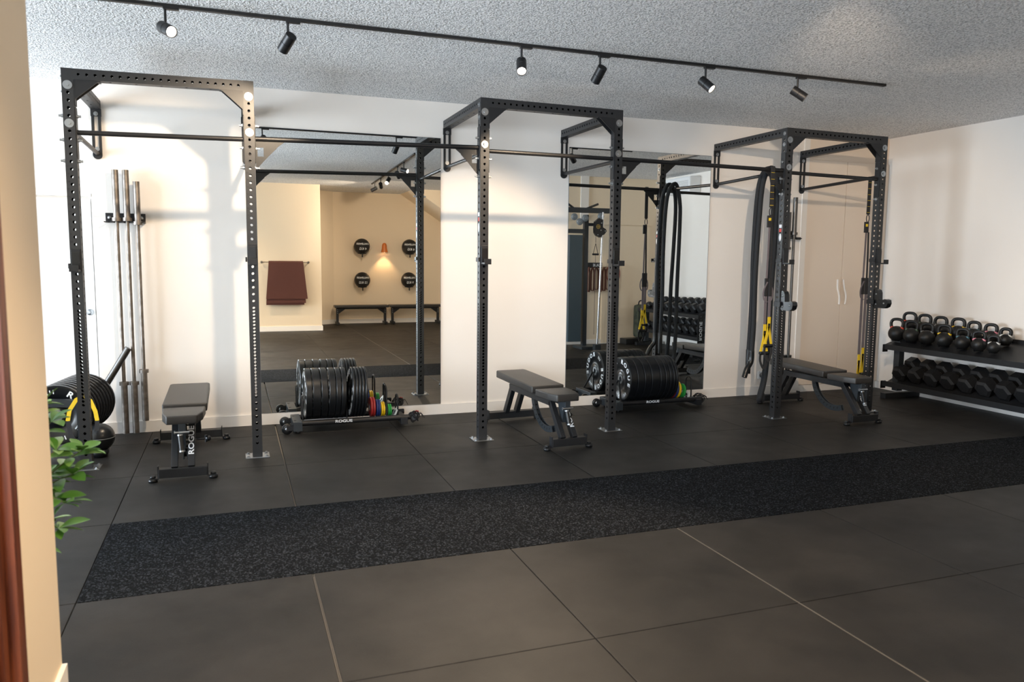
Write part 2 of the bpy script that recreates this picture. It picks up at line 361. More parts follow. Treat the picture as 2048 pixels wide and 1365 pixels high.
# baseboards
def bb(name, a, b, m='white'): return struct(MB().box2(a, b).build(name, m))
bb('baseboard_back', (-.05, -.014, 0), (7.10, 0, .098)); bb('baseboard_right', (XR - .014, -5.3, 0), (XR, .02, .08))
bb('baseboard_rear', (3.17, -10.6, 0), (6.2, -10.586, .10)); bb('baseboard_towel', (.3, -9.03, 0), (2.744, -9.016, .10)); bb('baseboard_rear_right', (6.32, -5.3, 0), (XR, -5.286, .08))
b2 = MB(); b2.prism([(2.55, -10.2 + .014), (2.55, -10.2), (3.17, -10.6), (3.17, -10.586)], 0, .10, 'xy'); struct(b2.build('baseboard_corner', 'white'))
struct(MB().box2((7.10, -.012, 0), (7.172, .02, ZC)).build('trim_2', 'white'))
struct(MB().box2((6.80, -5.3, 2.2), (6.95, -5.27, ZC)).build('trim_3', 'white'))
# floor: slab below, rubber tiles, runner
fl = struct(MB().box2((-5.12, -10.9, -.12), (XR + T, .42, -.02)).build('floor', 'subfloor'))
xs = [-5.0, -3.70, -2.69, -1.68, -.672] + [.335 + 1.008 * i for i in range(8)] + [XR]
ys = [.32, -.455, -1.46, -2.456, -3.515, -4.53, -5.535, -6.54, -7.545, -8.55, -9.55, -10.6]
gaps = {.335 + 1.008: .006, .335 + 3 * 1.008: .005}
tiles = {}
for i in range(len(xs) - 1):
    for j in range(len(ys) - 1):
        x0, x1, y1, y0 = xs[i], xs[i + 1], ys[j], ys[j + 1]
        if j == 3 and i >= 5: continue
        if j == 0 and i >= 4: y1 = .0
        if x1 < .2 and y1 < -4.6 and y1 < -8: continue
        if j >= 6 and x0 > 6.3: continue
        gl = gaps.get(x0, .002); gr = gaps.get(x1, .002)
        w, d = round(x1 - x0 - gl - gr, 4), round(y1 - y0 - .004, 4)
        if (w, d) not in tiles:
            tiles[(w, d)] = MB().box((0, 0, -.01), (w, d, .02), ch=.0025).data('rubber_tile', 'tile')
        place(tiles[(w, d)], 'rubber_tile', fl, (x0 + gl + w / 2, (y0 + y1) / 2, 0))
tf = MB().box2((.337, -3.513, -.02), (XR - .002, -2.458, .001), ch=.002).build('floor_runner', 'turf')
tag(tf, 'black speckled rubber runner strip inlaid across the whole tiled floor', 'mat')

for sx_, wd in ((.335 + 1.008, .0018), (.335 + 3 * 1.008, .0032)):
    for off in ((-.003, .003) if wd < .003 else (0,)):
        MB().box2((sx_ + off - wd / 2, -10.6, -.019), (sx_ + off + wd / 2, -3.52, -.0006)).build('seam_strip', 'seam', fl)
# recess door
dr = struct(MB().box2((-.975, .285, .01), (-.105, .32, 1.985)).build('door_1', 'door'))
MB().box2((-1.04, .27, 0), (-.985, .318, 2.03)).build('door_frame', 'white', dr); MB().box2((-.095, .27, 0), (-.052, .318, 2.03)).build('door_frame', 'white', dr)
MB().box2((-1.04, .27, 2.005), (-.052, .318, 2.05)).build('door_frame', 'white', dr)
h = MB(); h.lathe([(.001, 0), (.027, 0), (.027, .012), (.001, .012)], 20, Matrix.Translation((-.145, .285, 1.02)) @ Matrix.Rotation(PI / 2, 4, 'X'))
h.tube([(-.145, .285, 1.02), (-.145, .225, 1.02), (-.15, .215, 1.02), (-.255, .215, 1.02)], .010, 10); h.build('door_handle', 'zinc', dr)
# door drawn in the rear right wall (seen in the mirror)
d2 = struct(MB().box2((7.25, -5.298, .01), (8.2, -5.285, 2.12)).build('door_2', 'hallwall')); MB().box2((7.2, -5.3, 2.135), (8.25, -5.28, 2.20)).build('door_frame', 'hallwall', d2)
# wall socket
so = thing('power_socket', 'small white double wall socket low on the back wall behind the ropes', 'socket', (6.645, -.001, .225))
MB().box((0, -.006, 0), (.085, .012, .085), ch=.003).build('socket_plate', 'ac', so)
sk = MB(); sk.lathe([(.001, 0), (.022, 0), (.022, .006), (.028, .006), (.028, 0)], 20, Matrix.Translation((0, -.012, 0)) @ Matrix.Rotation(PI / 2, 4, 'X')); sk.build('socket_insert', 'gray_r', so)

# closet doors with wavy handles
cl = thing('built_in_closet', 'tall beige double closet with two wavy pale handles, right end of back wall', 'closet', (7.75, .02, 0))
for n, (a, b) in enumerate(((-.575, -.028), (-.022, .595))):
    d = MB().box2((a, -.022, .085), (b, -.001, 2.66), ch=.003).build('closet_door', 'closet', cl)
    sgn = -1 if n == 0 else 1
    xh = -.07 if n == 0 else .012
    pts = []
    for i in range(17):
        t = i / 16; z = 1.02 + .29 * t; off = .020 * math.tanh((t - .5) * 6)
        pts.append((xh + (-off if n == 0 else -off * 1.0 + .018 * math.sin(PI * t)), -.034, z))
    hd = MB(); hd.tube(pts, .0125, 10, flat=.7); hd.build('door_handle', 'white', d)
MB().box2((-.575, -.012, 0), (.595, -.001, .08)).build('plinth', 'white', cl)

# mirrors
for n, (x0, x1, z0, z1, lb) in enumerate(((1.232, 2.889, .104, 2.632, 'large frameless wall mirror on the left, reflecting the medicine balls'), (4.216, 5.876, .088, 2.628, 'large frameless wall mirror on the right, reflecting the cable machine'))):
    t = thing('wall_mirror', lb, 'mirror', ((x0 + x1) / 2, 0, 0), group='frameless wall mirrors')
    w = (x1 - x0) / 2
    MB().box2((-w, -.006, z0), (w, -.001, z1)).build('mirror_glass', 'mirror', t)
    e = MB(); 
    for s_ in (-1, 1): e.box((s_ * (w + .0015), -.004, (z0 + z1) / 2), (.003, .007, z1 - z0))
    e.box((0, -.004, z0 - .0015), (2 * w, .007, .003)); e.box((0, -.004, z1 + .0015), (2 * w, .007, .003)); e.build('mirror_edge', 'gray_r', t)

# ------------------------------------------------------------------ squat rig
TW = .0715
def holed(L, w, d, hy, hx, r=.0105, seg=12):
    """square tube along z from 0 to L; hy: hole heights through the +-y faces (width w), hx: through the +-x faces (width d)"""
    mb = MB()
    def face(hs, width, fn):
        hs = sorted(hs); cuts = [0] + [(a + b) / 2 for a, b in zip(hs, hs[1:])] + [L]
        if not hs:
            mb.add([fn(-width / 2, 0, 0), fn(width / 2, 0, 0), fn(width / 2, L, 0), fn(-width / 2, L, 0)], [(0, 1, 2, 3)]); return
        for n, hz in enumerate(hs):
            z0, z1 = hz - min(.02, hz - cuts[n]), hz + min(.02, cuts[n + 1] - hz)
            if z0 - cuts[n] > 1e-5: mb.add([fn(-width / 2, cuts[n], 0), fn(width / 2, cuts[n], 0), fn(width / 2, z0, 0), fn(-width / 2, z0, 0)], [(0, 1, 2, 3)])
            if cuts[n + 1] - z1 > 1e-5: mb.add([fn(-width / 2, z1, 0), fn(width / 2, z1, 0), fn(width / 2, cuts[n + 1], 0), fn(-width / 2, cuts[n + 1], 0)], [(0, 1, 2, 3)])
            h2 = width / 2
            outer = [(h2, hz), (h2, z1), (h2 / 3, z1), (-h2 / 3, z1), (-h2, z1), (-h2, hz), (-h2, z0), (-h2 / 3, z0), (h2 / 3, z0), (h2, z0)]
            k = len(outer); angs = [0, 40, 75, 105, 140, 180, 220, 255, 285, 320]
            inner = [(r * math.cos(math.radians(a)), hz + r * math.sin(math.radians(a))) for a in angs]
            vs = [fn(a, b, 0) for a, b in outer] + [fn(a, b, 0) for a, b in inner] + [fn(a, b, 1) for a, b in inner]
            fs = [(i, (i + 1) % k, k + (i + 1) % k, k + i) for i in range(k)] + [(k + i, k + (i + 1) % k, 2 * k + (i + 1) % k, 2 * k + i) for i in range(k)]
            mb.add(vs, fs)
    t = .004
    face(hy, w, lambda a, z, q: (a, -d / 2 + q * t, z)); face(hy, w, lambda a, z, q: (-a, d / 2 - q * t, z))
    face(hx, d, lambda a, z, q: (-w / 2 + q * t, -a, z)); face(hx, d, lambda a, z, q: (w / 2 - q * t, a, z))
    mb.add([(-w / 2, -d / 2, 0), (w / 2, -d / 2, 0), (w / 2, d / 2, 0), (-w / 2, d / 2, 0)], [(3, 2, 1, 0)]); mb.add([(-w / 2, -d / 2, L), (w / 2, -d / 2, L), (w / 2, d / 2, L), (-w / 2, d / 2, L)], [(0, 1, 2, 3)])
    me = bpy.data.meshes.new('holed'); me.from_pydata([tuple(v) for v in mb.v], [], mb.f); me.materials.append(M['steel_tube']); me.update()
    return me
H0 = 2.75
hz = [.10 + .0508 * i for i in range(8)] + [.482 + .0254 * i for i in range(25)] + [1.118 + .0508 * i for i in range(31)]
hz = [z for z in hz if z < H0 - .03]
YU = -1.134
rig = thing('squat_rig', 'long black steel wall mounted squat rig with six perforated uprights', 'gym rig', (3.55, YU, 0))
OX = 3.55
UP = {'A1': (.010, 2.757), 'A2': (1.160, 2.770), 'B1': (2.951, 2.794), 'B2': (4.155, 2.786), 'C1': (5.942, 2.755), 'C2': (7.080, 2.745)}
up_me = holed(H0, TW, TW, hz, hz, .0105); up_me.name = 'upright'
foot = MB().box((0, 0, .004), (.172, .150, .006), ch=.001)
foot_me = foot.data('foot_plate', 'zinc')
fb = MB(); fb.lathe([(.001, .007), (.016, .007), (.016, .010), (.009, .0105), (.009, .018), (.001, .0185)], 8, None, False)
fb_me = fb.data('anchor_bolt', 'zinc')
bw = MB(); bw.lathe([(.0005, 0), (.029, 0), (.029, .003), (.0005, .003)], 24, None, False); bw.lathe([(.012, .003), (.012, .011), (.0005, .0115)], 6, None, False); bw_me = bw.data('bolt', 'zinc')
nt = MB(); nt.lathe([(.0005, 0), (.017, 0), (.017, .003), (.0005, .003)], 16, None, False); nt.lathe([(.0125, .003), (.0125, .016), (.008, .017), (.008, .032), (.0005, .032)], 6, None, False); nt_me = nt.data('nut', 'zinc')
num = MB()
for i in range(1, 21): num.mesh(text(str(i), .016, .0004), Matrix.Translation((-.022, -TW / 2 - .0003, 1.118 + .0508 * (i - 1) + .018)) @ Matrix.Rotation(PI / 2, 4, 'X'))
num_me = num.data('hole_numbers', 'num')
ups = {}
for k, (x, H) in UP.items():
    u = place(up_me, 'upright', rig, (x - OX, 0, .008), scale=(1, 1, (H - .008) / H0)); ups[k] = u
    if k in ('C1', 'C2', 'B1', 'B2', 'A1', 'A2'):
        place(foot_me, 'foot_plate', u, (0, 0, -.008)); [place(fb_me, 'anchor_bolt', u, (sx * .066, sy * .052, -.008)) for sx in (-1, 1) for sy in (-1, 1)]
        for z in (2.640, 2.388): place(bw_me, 'bolt', u, (0, -TW / 2, z), (PI / 2, 0, 0))
        place(num_me, 'hole_numbers', u, (0, 0, 0), kind='stuff')
        for z in (2.70, 2.60): place(bw_me, 'bolt', u, (-TW / 2, 0, z), (0, -PI / 2, 0), scale=(.62, .62, 1))
        for z in (2.44, 2.28, 2.14):
            place(nt_me, 'nut', u, (-TW / 2, 0, z), (0, -PI / 2, 0)); place(nt_me, 'nut', u, (TW / 2, 0, z), (0, PI / 2, 0))
def bar_len(a, b): return b - a - TW
for a, b in (('A1', 'A2'), ('B1', 'B2'), ('C1', 'C2')):
    xa, Ha = UP[a]; xb, Hb = UP[b]; L = bar_len(xa, xb); n = int((L - .04) / .0508); o0 = (L - n * .0508) / 2
    me = holed(L, TW, TW, [o0 + .0508 * i for i in range(n + 1)], [L / 2 + .16 * i for i in range(-3, 4)], .0095); me.name = 'front_crossbeam'
    ang = math.atan2(Hb - Ha, L)
    place(me, 'front_crossbeam', rig, (xa + TW / 2 - OX, 0, Ha - TW / 2 - .0005), (0, PI / 2 - ang, 0))
    for s_, x, H in ((1, xa, Ha), (-1, xb, Hb)):
        g = MB()
        for y in (-TW / 2 + .001, TW / 2 - .007): g.prism([(x - OX + s_ * TW / 2, H - TW), (x - OX + s_ * (TW / 2 + .155), H - TW), (x - OX + s_ * TW / 2, H - TW - .135), ], y, y + .006)
        g.box((x - OX + s_ * (TW / 2 + .003), 0, H - TW - .085), (.006, TW - .004, .17)); g.box((x - OX + s_ * (TW / 2 + .08), 0, H - TW - .003), (.16, TW - .004, .006))
        g.build('corner_gusset', 'steel_black', rig)
# beams to the wall, slotted wall brackets, lower side tubes
LS = -YU - TW / 2 - .006
nS = int((LS - .04) / .0508)
sb_me = holed(LS, TW, TW, [LS / 2 + .16 * i for i in range(-3, 4)], [(LS - nS * .0508) / 2 + .0508 * i for i in range(nS + 1)], .0095); sb_me.name = 'side_beam'
wb = MB()
for s_ in (-1, 1): wb.box((s_ * .0245, 0, -.195), (.021, .012, .29), ch=.002)
wb.box((0, 0, -.025), (.078, .014, .06), ch=.003); wb.box((0, 0, -.345), (.070, .012, .05), ch=.004)
wb.cyl((0, -.006, -.362), (0, .006, -.362), .035, 24); wb_me = wb.data('wall_bracket', 'steel_black')
for k, (x, H) in UP.items():
    place(sb_me, 'side_beam', rig, (x - OX, TW / 2, H - TW / 2 - .0005), (-PI / 2, 0, 0))
    b = place(wb_me, 'wall_bracket', rig, (x - OX, -YU - .012, H - TW))
    for z in (-.035, -.315): place(bw_me, 'bolt', b, (0, -.007, z), (PI / 2, 0, 0), scale=(.6, .6, 1))
    st = MB(); st.cyl((x - OX, TW / 2, 2.36), (x - OX, -YU - .017, H - TW - .352), .0165, 16); st.build('side_tube', 'bar_black', rig)
# pull-up bars
PB = {('A1', 'A2'): (2.340, 2.360), ('A2', 'B1'): (2.368, 2.404), ('B1', 'B2'): (2.381, 2.378), ('B2', 'C1'): (2.380, 2.364), ('C1', 'C2'): (2.348, 2.332)}
for (a, b), (za, zb) in PB.items():
    xa, xb = UP[a][0] - OX + TW / 2, UP[b][0] - OX - TW / 2; wide = (xb - xa) > 1.4
    p = MB(); p.cyl((xa + .006, 0, za), (xb - .006, 0, zb), .0172 if not wide else .0185, 18); br = p.build('pull_up_bar', 'bar_black', rig)
    for s_, x, z in ((1, xa, za), (-1, xb, zb)):
        fl_ = MB(); fl_.box((x + s_ * .003, 0, z - .005), (.006, TW - .008, .34), ch=.002)
        fl_.build('flange_plate', 'steel_black', rig)
        if wide:
            g = MB(); w_, hh = .205, .205
            # gusset with a rounded window next to the post
            y0, y1 = -.004, .004; wx0, wx1, wz0, wz1 = .012, .055, -.125, -.060
            zt = -.012
            for poly in ([(0, zt), (w_, zt), (w_ * .70, -.060), (0, wz1)], [(wx1, wz1), (w_ * .70 + .006, wz1), (wx1 + .03, wz0), (wx1, wz0)], [(0, wz1), (wx0, wz1), (wx0, wz0), (0, wz0)], [(0, wz0), (wx1 + .03, wz0), (.006, -.215), (0, -.215)]):
                g.prism([(x + s_ * (.006 + a_), z + b_) for a_, b_ in poly], y0, y1)
            g.build('bar_gusset', 'steel_black', rig)
# small stickers on two uprights
for k in ('B1', 'C1'):
    MB().box((-TW / 2 - .0004, 0, 1.80), (.0008, .03, .03)).build('red_sticker', 'stickerred', ups[k], label='small red sticker')
    MB().box((-TW / 2 - .0004, 0, 1.84), (.0008, .036, .03)).build('paper_label', 'letter', ups[k])
    s2 = MB(); s2.lathe([(.0005, 0), (.5, 0), (.5, .001), (.0005, .001)], 20, Matrix.Translation((-TW / 2, 0, 1.735)) @ Matrix.Rotation(-PI / 2, 4, 'Y') @ Matrix.Diagonal((.075, .034, 1, 1))); s2.build('oval_sticker', 'letter', ups[k], label='white oval sticker')

# J cups
def j_cup(x, z, label):
    t = thing('j_cup', label, 'bar holder', (x, YU - TW / 2, z), group='flat black J cups on the uprights')
    b = MB(); b.box((0, -.0065, .055), (TW - .012, .010, .15), ch=.003); b.box((0, -.052, -.018), (TW - .014, .10, .009), ch=.003); b.box((0, -.102, .000), (TW - .014, .008, .045), ch=.002)
    b.build('cup_plate', 'steel_black', t)
    r = MB(); r.box((0, -.014, .05), (TW - .02, .006, .12), ch=.002); r.box((0, -.052, -.0115), (TW - .02, .085, .005)); r.build('plastic_liner', 'rubber', t)
    p = MB(); p.box((-TW / 2 - .008, .03, .015), (.012, .075, .035), ch=.002); p.build('locking_tab', 'steel_black', t)
j_cup(.010, 1.42, 'flat black J cup on the leftmost upright of the rig')
j_cup(1.160, 1.475, 'flat black J cup on the second upright, left of the left mirror')
j_cup(2.951, 1.49, 'flat black J cup on the third upright, over the warm wall')
j_cup(4.155, 1.485, 'flat black J cup on the fourth upright, in front of the right mirror')
j_cup(5.942, 1.51, 'flat black J cup on the fifth upright, above the chunky one')
j_cup(7.080, 1.52, 'flat black J cup on the rightmost upright, above the chunky one')
def sandwich(x, z, label):
    t = thing('sandwich_j_cup', label, 'bar holder', (x, YU - TW / 2, z), group='chunky padded J cups')
    c = MB(); c.prism([(0, -.05), (0, .10), (-.02, .125), (-.045, .115), (-.058, .09), (-.062, .02), (-.10, .018), (-.14, .03), (-.17, .022), (-.178, -.01), (-.165, -.045), (-.13, -.062), (-.02, -.062)], -.027, .027, 'yz'); c.build('cup_body', 'rubber', t)
    for z_, y_ in ((.075, -.03), (-.025, -.03), (-.012, -.13)):
        p = MB(); p.lathe([(.0005, 0), (.009, 0), (.009, .004), (.0005, .004)], 12, Matrix.Translation((-.027, y_, z_)) @ Matrix.Rotation(-PI / 2, 4, 'Y')); p.build('bolt', 'zinc', t)
    p = MB(); p.box((-TW / 2 - .006, .025, -.005), (.008, .09, .045), ch=.002); p.build('locking_tab', 'steel_black', t)
sandwich(5.942, 1.115, 'chunky black padded J cup on the fifth upright beside the ropes')
sandwich(7.080, 1.125, 'chunky black padded J cup on the rightmost upright by the closet')

# ------------------------------------------------------------------ barbells on wall holders
def barbell(x, zt, zb, m, label, group, y=-.085, top_sleeve=.40, lean=0):
    t = thing('barbell', label, 'barbell', (x, y, zb), (0, lean, 0), group); L = zt - zb
    s = MB(); s.cyl((0, 0, .40), (0, 0, L - top_sleeve), .0145, 14); s.build('shaft', m, t)
    for a, b, c in ((0, .425, .425), (L, L - top_sleeve, L - top_sleeve)):
        q = MB(); q.cyl((0, 0, a), (0, 0, b), .0252, 20); q.cyl((0, 0, c - .014), (0, 0, c + .014), .037, 20); q.build('sleeve', m, t)
barbell(.138, 2.203, .016, 'bare_steel', 'leftmost tall bare steel barbell standing against the left wall', 'bare steel barbells left')
barbell(.215, 2.205, .016, 'bare_steel', 'middle tall bare steel barbell standing against the left wall', 'bare steel barbells left')
barbell(.292, 2.115, .115, 'bare_steel', 'shorter bare steel barbell hanging right of the two tall ones', 'bare steel barbells left', top_sleeve=.34)
hd = thing('barbell_holder', 'black steel wall bracket gripping three bare steel barbells', 'rack', (.205, -.001, 1.80))
p = MB(); p.box((-.01, -.004, .02), (.30, .006, .075), ch=.002); p.build('back_plate', 'steel_black', hd)
for x in (-.13, .11):
    q = MB(); q.lathe([(.0005, 0), (.015, 0), (.015, .004), (.007, .008), (.0005, .008)], 14, Matrix.Translation((x, -.007, .02)) @ Matrix.Rotation(PI / 2, 4, 'X')); q.build('screw', 'zinc', hd)
q = MB()
for x in (-.148, -.105, -.028, .049, .128): q.box((x, -.055, -.018), (.026, .11, .008), ch=.002)
q.box((-.01, -.025, -.018), (.30, .045, .008)); q.build('fork_shelf', 'steel_black', hd)
barbell(6.945, 2.225, .016, 'dark_steel', 'dark oxide barbell standing beside the white wall trim', 'dark barbells right')
barbell(6.865, 2.06, .016, 'dark_steel', 'dark oxide barbell half hidden behind the fifth upright', 'dark barbells right')
hd = thing('barbell_holder', 'black steel wall bracket gripping the dark barbells near the closet', 'rack', (6.93, -.001, 1.79))
p = MB(); p.box((-.02, -.004, .03), (.26, .006, .075), ch=.002); p.build('back_plate', 'steel_black', hd)
q = MB()
for x in (-.12, -.025, .055, .095): q.box((x, -.055, -.018), (.024, .11, .008), ch=.002)
q.box((-.01, -.025, -.018), (.26, .045, .008)); q.cyl((.04, -.09, -.018), (.10, -.09, -.018), .014, 10); q.build('fork_shelf', 'steel_black', hd)

# ------------------------------------------------------------------ adjustable benches
def pad(pts_xy, z0, z1, name, parent, tilt=None, loc=(0, 0, 0)):
    bm = bmesh.new(); vs = [bm.verts.new((a, b, z0)) for a, b in pts_xy]; f = bm.faces.new(vs)
    e = bmesh.ops.extrude_face_region(bm, geom=[f]); 
    for v in e['geom']:
        if isinstance(v, bmesh.types.BMVert): v.co.z = z1
    bmesh.ops.recalc_face_normals(bm, faces=bm.faces)
    bmesh.ops.bevel(bm, geom=list(bm.edges), offset=.011, segments=3, profile=.6, affect='EDGES')
    me = bpy.data.meshes.new(name); bm.to_mesh(me); bm.free(); me.materials.append(M['vinyl'])
    for p_ in me.polygons: p_.use_smooth = True
    return place(me, name, parent, loc, tilt)
def make_bench(label):
    t = thing('adjustable_bench', label, 'weight bench', group='adjustable benches')
    # y: seat end at -.58, far base at +.58
    pad([(-.098, -.56), (.098, -.56), (.13, -.44), (.142, -.235), (-.142, -.235), (-.13, -.44)], 0, .060, 'seat_pad', t, (-.0, 0, 0), (0, 0, .379))
    pad([(-.15, -.19), (.15, -.19), (.15, .60), (.135, .63), (-.135, .63), (-.15, .60)], 0, .062, 'back_pad', t, (math.radians(1.6), 0, 0), (0, 0, .397))
    u = MB(); u.box((0, .2, .395), (.05, .72, .022)); u.box((0, -.38, .378), (.05, .26, .016)); u.build('pad_support', 'steel_black', t)
    fbm = MB(); fbm.box((0, -.575, .059), (.305, .060, .062), ch=.004)
    f = fbm.build('base_beam', 'steel_black', t)
    rb = MB(); rb.box((0, .59, .059), (.46, .060, .062), ch=.004); r = rb.build('base_beam', 'steel_black', t)
    for par, w, y in ((f, .155, -.575), (r, .232, .59)):
        for s_ in (-1, 1):
            k = MB(); k.box((s_ * w, y, .065), (.006, .05, .09)); k.box((s_ * (w + .028), y, .026), (.055, .05, .006)); k.build('foot_bracket', 'steel_black', par)
            k = MB(); k.lathe([(.0005, 0), (.028, 0), (.030, .010), (.028, .022), (.0005, .023)], 20, Matrix.Translation((s_ * (w + .034), y, .001))); k.build('rubber_foot', 'rubber', par)
            k = MB(); k.lathe([(.0005, .029), (.017, .029), (.019, .035), (.017, .042), (.0005, .043)], 14, Matrix.Translation((s_ * (w + .034), y, 0))); k.build('foot_knob', 'rubber', par)
    legs = []
    for s_ in (-1, 1):
        l = MB(); l.bar((s_ * .053, -.575, .085), (s_ * .053, -.36, .350), .042, .050, (0, 1, 0), ch=.003); legs.append(l.build('front_leg', 'steel_black', t))
        l = MB(); l.bar((s_ * .053, -.385, .345), (s_ * .053, .47, .345), .042, .055, (0, 0, 1), ch=.003); l.build('spine_rail', 'steel_black', t)
        l = MB(); l.bar((s_ * .053, .44, .33), (s_ * .053, .585, .085), .042, .055, (0, 1, 0), ch=.003); l.build('rear_leg', 'steel_black', t)
    # ladder arc with notches
    a = MB(); cy, cz, R1, R0 = -.20, .375, .315, .262; N_ = 22
    for s_ in (-.014, .014):
        vs = []; fs = []
        for i in range(N_ + 1):
            an = math.radians(-8 - 104 * i / N_)
            for rr in (R0, R1): 
                for x in (s_ - .003, s_ + .003): vs.append((x, cy + rr * math.cos(an), cz + rr * math.sin(an)))
        for i in range(N_):
            b = i * 4; fs += [(b, b + 1, b + 5, b + 4), (b + 3, b + 2, b + 6, b + 7), (b, b + 4, b + 6, b + 2), (b + 1, b + 3, b + 7, b + 5)]
        fs += [(0, 2, 3, 1), (4 * N_, 4 * N_ + 1, 4 * N_ + 3, 4 * N_ + 2)]
        a.add(vs, fs)
    a.build('ladder_arc', 'cable', t)
    sl = MB()
    for i in range(1, 11):
        an = math.radians(-8 - 104 * i / 11); R = Matrix.Rotation(0, 3, 'X')
        c = Vector((0, cy + .285 * math.cos(an), cz + .285 * math.sin(an))); sl.box(c, (.0355, .010, .022), Matrix.Rotation(an - PI / 2 + .5, 3, 'X'))
    sl.build('ladder_slots', 'num', t, kind='stuff')
    k = MB(); k.box((0, -.535, .345), (.046, .045, .09), ch=.004); k.prism([(-.52, .38), (-.40, .38), (-.46, .20), (-.50, .20)], -.016, .016, 'yz'); k.build('seat_post', 'cable', t)
    k = MB(); k.cyl((-.045, -.56, .325), (.045, -.56, .325), .008, 12); k.cyl((-.05, -.56, .325), (-.043, -.56, .325), .013, 12); k.build('adjustment_pin', 'zinc', t)
    k = MB(); k.cyl((-.012, -.560, .305), (-.002, -.585, .205), .0175, 18); gr = k.build('grip_handle', 'rubber', t)
    k = MB(); k.cyl((-.013, -.558, .312), (-.012, -.560, .303), .019, 18); k.cyl((-.002, -.585, .207), (-.001, -.587, .197), .019, 18); k.build('grip_collar', 'zinc', gr)
    k = MB(); k.cyl((.075, -.30, .215), (.15, -.30, .215), .008, 10); k.sphere((.155, -.30, .215), .02, 12, 8); k.cyl((.14, -.30, .19), (.14, -.30, .24), .009, 8); k.build('pull_pin', 'rubber', t)
    # lettering down the front right leg
    n = Vector((0, -math.cos(.675), math.sin(.675)))  # leg front normal approx
    leg_dir = (Vector((.053, -.36, .350)) - Vector((.053, -.575, .085))).normalized()
    right = Vector((1, 0, 0)); nrm = right.cross(leg_dir).normalized()
    # text x axis runs up the leg, text y axis points left
    Rm = Matrix((leg_dir, -right, nrm)).transposed().to_4x4()
    p = Vector((.053, -.575, .085)).lerp(Vector((.053, -.36, .350)), .56) + nrm * .0258
    k = MB(); k.mesh(text('ROGUE', .05, .0006, .001, 'CENTER', 1.3), Matrix.Translation(p) @ Rm); k.build('leg_lettering', 'letter', legs[1])
    return t
bench = make_bench('black padded weight bench in the left bay, seen end on'); index_kids()
b2_ = copy_tree(bench); b3_ = copy_tree(bench)
bench.location = (.668, -1.07, 0)
b2_.location = (3.485, -1.07, 0); b2_.rotation_euler = (0, 0, .06); b2_['label'] = 'black padded weight bench in front of the warm wall between the mirrors'
b3_.location = (6.555, -1.05, 0); b3_.rotation_euler = (0, 0, .0); b3_['label'] = 'black padded weight bench in the right bay near the dumbbell rack'

# ------------------------------------------------------------------ bumper plates and trolleys
def bumper_meshes(th, R=.225):
    m = MB(); h = th / 2
    m.lathe([(.047, -h), (.075, -h), (.078, -h + .004), (.125, -h + .004), (.128, -h), (R - .006, -h)], 40)
    m.lathe([(R - .006, -h), (R, -h + .006)], 40); m.lathe([(R, -h + .006), (R, h - .006)], 40); m.lathe([(R, h - .006), (R - .006, h)], 40)
    m.lathe([(R - .006, h), (.128, h), (.125, h - .004), (.078, h - .004), (.075, h), (.047, h)], 40)
    hub = MB(); hub.lathe([(.0255, -h - .001), (.047, -h - .001)], 28); hub.lathe([(.0255, h + .001), (.0255, -h - .001)], 28); hub.lathe([(.047, h + .001), (.0255, h + .001)], 28)
    t = MB(); rr = .178
    for half in (0, 1):
        for i, ch in enumerate('ROGUE'):
            a = math.radians(90 + 46 - 23 * i + 180 * half)
            t.mesh(text(ch, .062, .0006, .0018, 'CENTER', 1.15), Matrix.Translation((rr * math.cos(a), rr * math.sin(a), h + .0008)) @ Matrix.Rotation(a - PI / 2, 4, 'Z'))
        for d in (-7, 0, 7):
            a = math.radians(180 * half + d * 1.0); t.box((rr * math.cos(a), rr * math.sin(a), h + .0008), (.030, .007, .001), Matrix.Rotation(a, 3, 'Z'))
    return m.data('bumper_body', 'rubber'), hub.data('steel_hub', 'zinc'), t.data('plate_lettering', 'letter')
_bp = {}
def bumper(x, y, z, th, label, group, tilt=0, axis='x', spin=.6, R=.225):
    k = (round(th, 3), R)
    if k not in _bp: _bp[k] = bumper_meshes(th, R)
    body, hub, let = _bp[k]
    rot = Euler((0, -PI / 2 + tilt, 0)) if axis == 'x' else Euler((PI / 2, 0, tilt))
    q = rot.to_matrix() @ Matrix.Rotation(spin, 3, 'Z')
    t = thing('bumper_plate', label, 'weight plate', (x, y, z), q.to_euler(), group)
    place(body, 'rubber_disc', t); place(hub, 'steel_hub', t); place(let, 'plate_lettering', t)
def small_plate(x, y, z, r, th, m, label, tilt=0):
    t = thing('change_plate', label, 'weight plate', (x, y, z), (0, -PI / 2 + tilt, 0), 'coloured change plates')
    d = MB(); h = th / 2; d.lathe([(.030, -h), (r - .004, -h), (r, -h + .003), (r, h - .003), (r - .004, h), (.030, h)], 32); d.build('rubber_disc', m, t)
    d = MB(); d.lathe([(.0255, -h), (.030, -h)], 24); d.lathe([(.0255, h), (.0255, -h)], 24); d.lathe([(.030, h), (.0255, h)], 24); d.build('steel_hub', 'zinc', t)
ORD = ['first', 'second', 'third', 'fourth', 'fifth', 'sixth', 'seventh', 'eighth', 'ninth', 'tenth', 'eleventh']
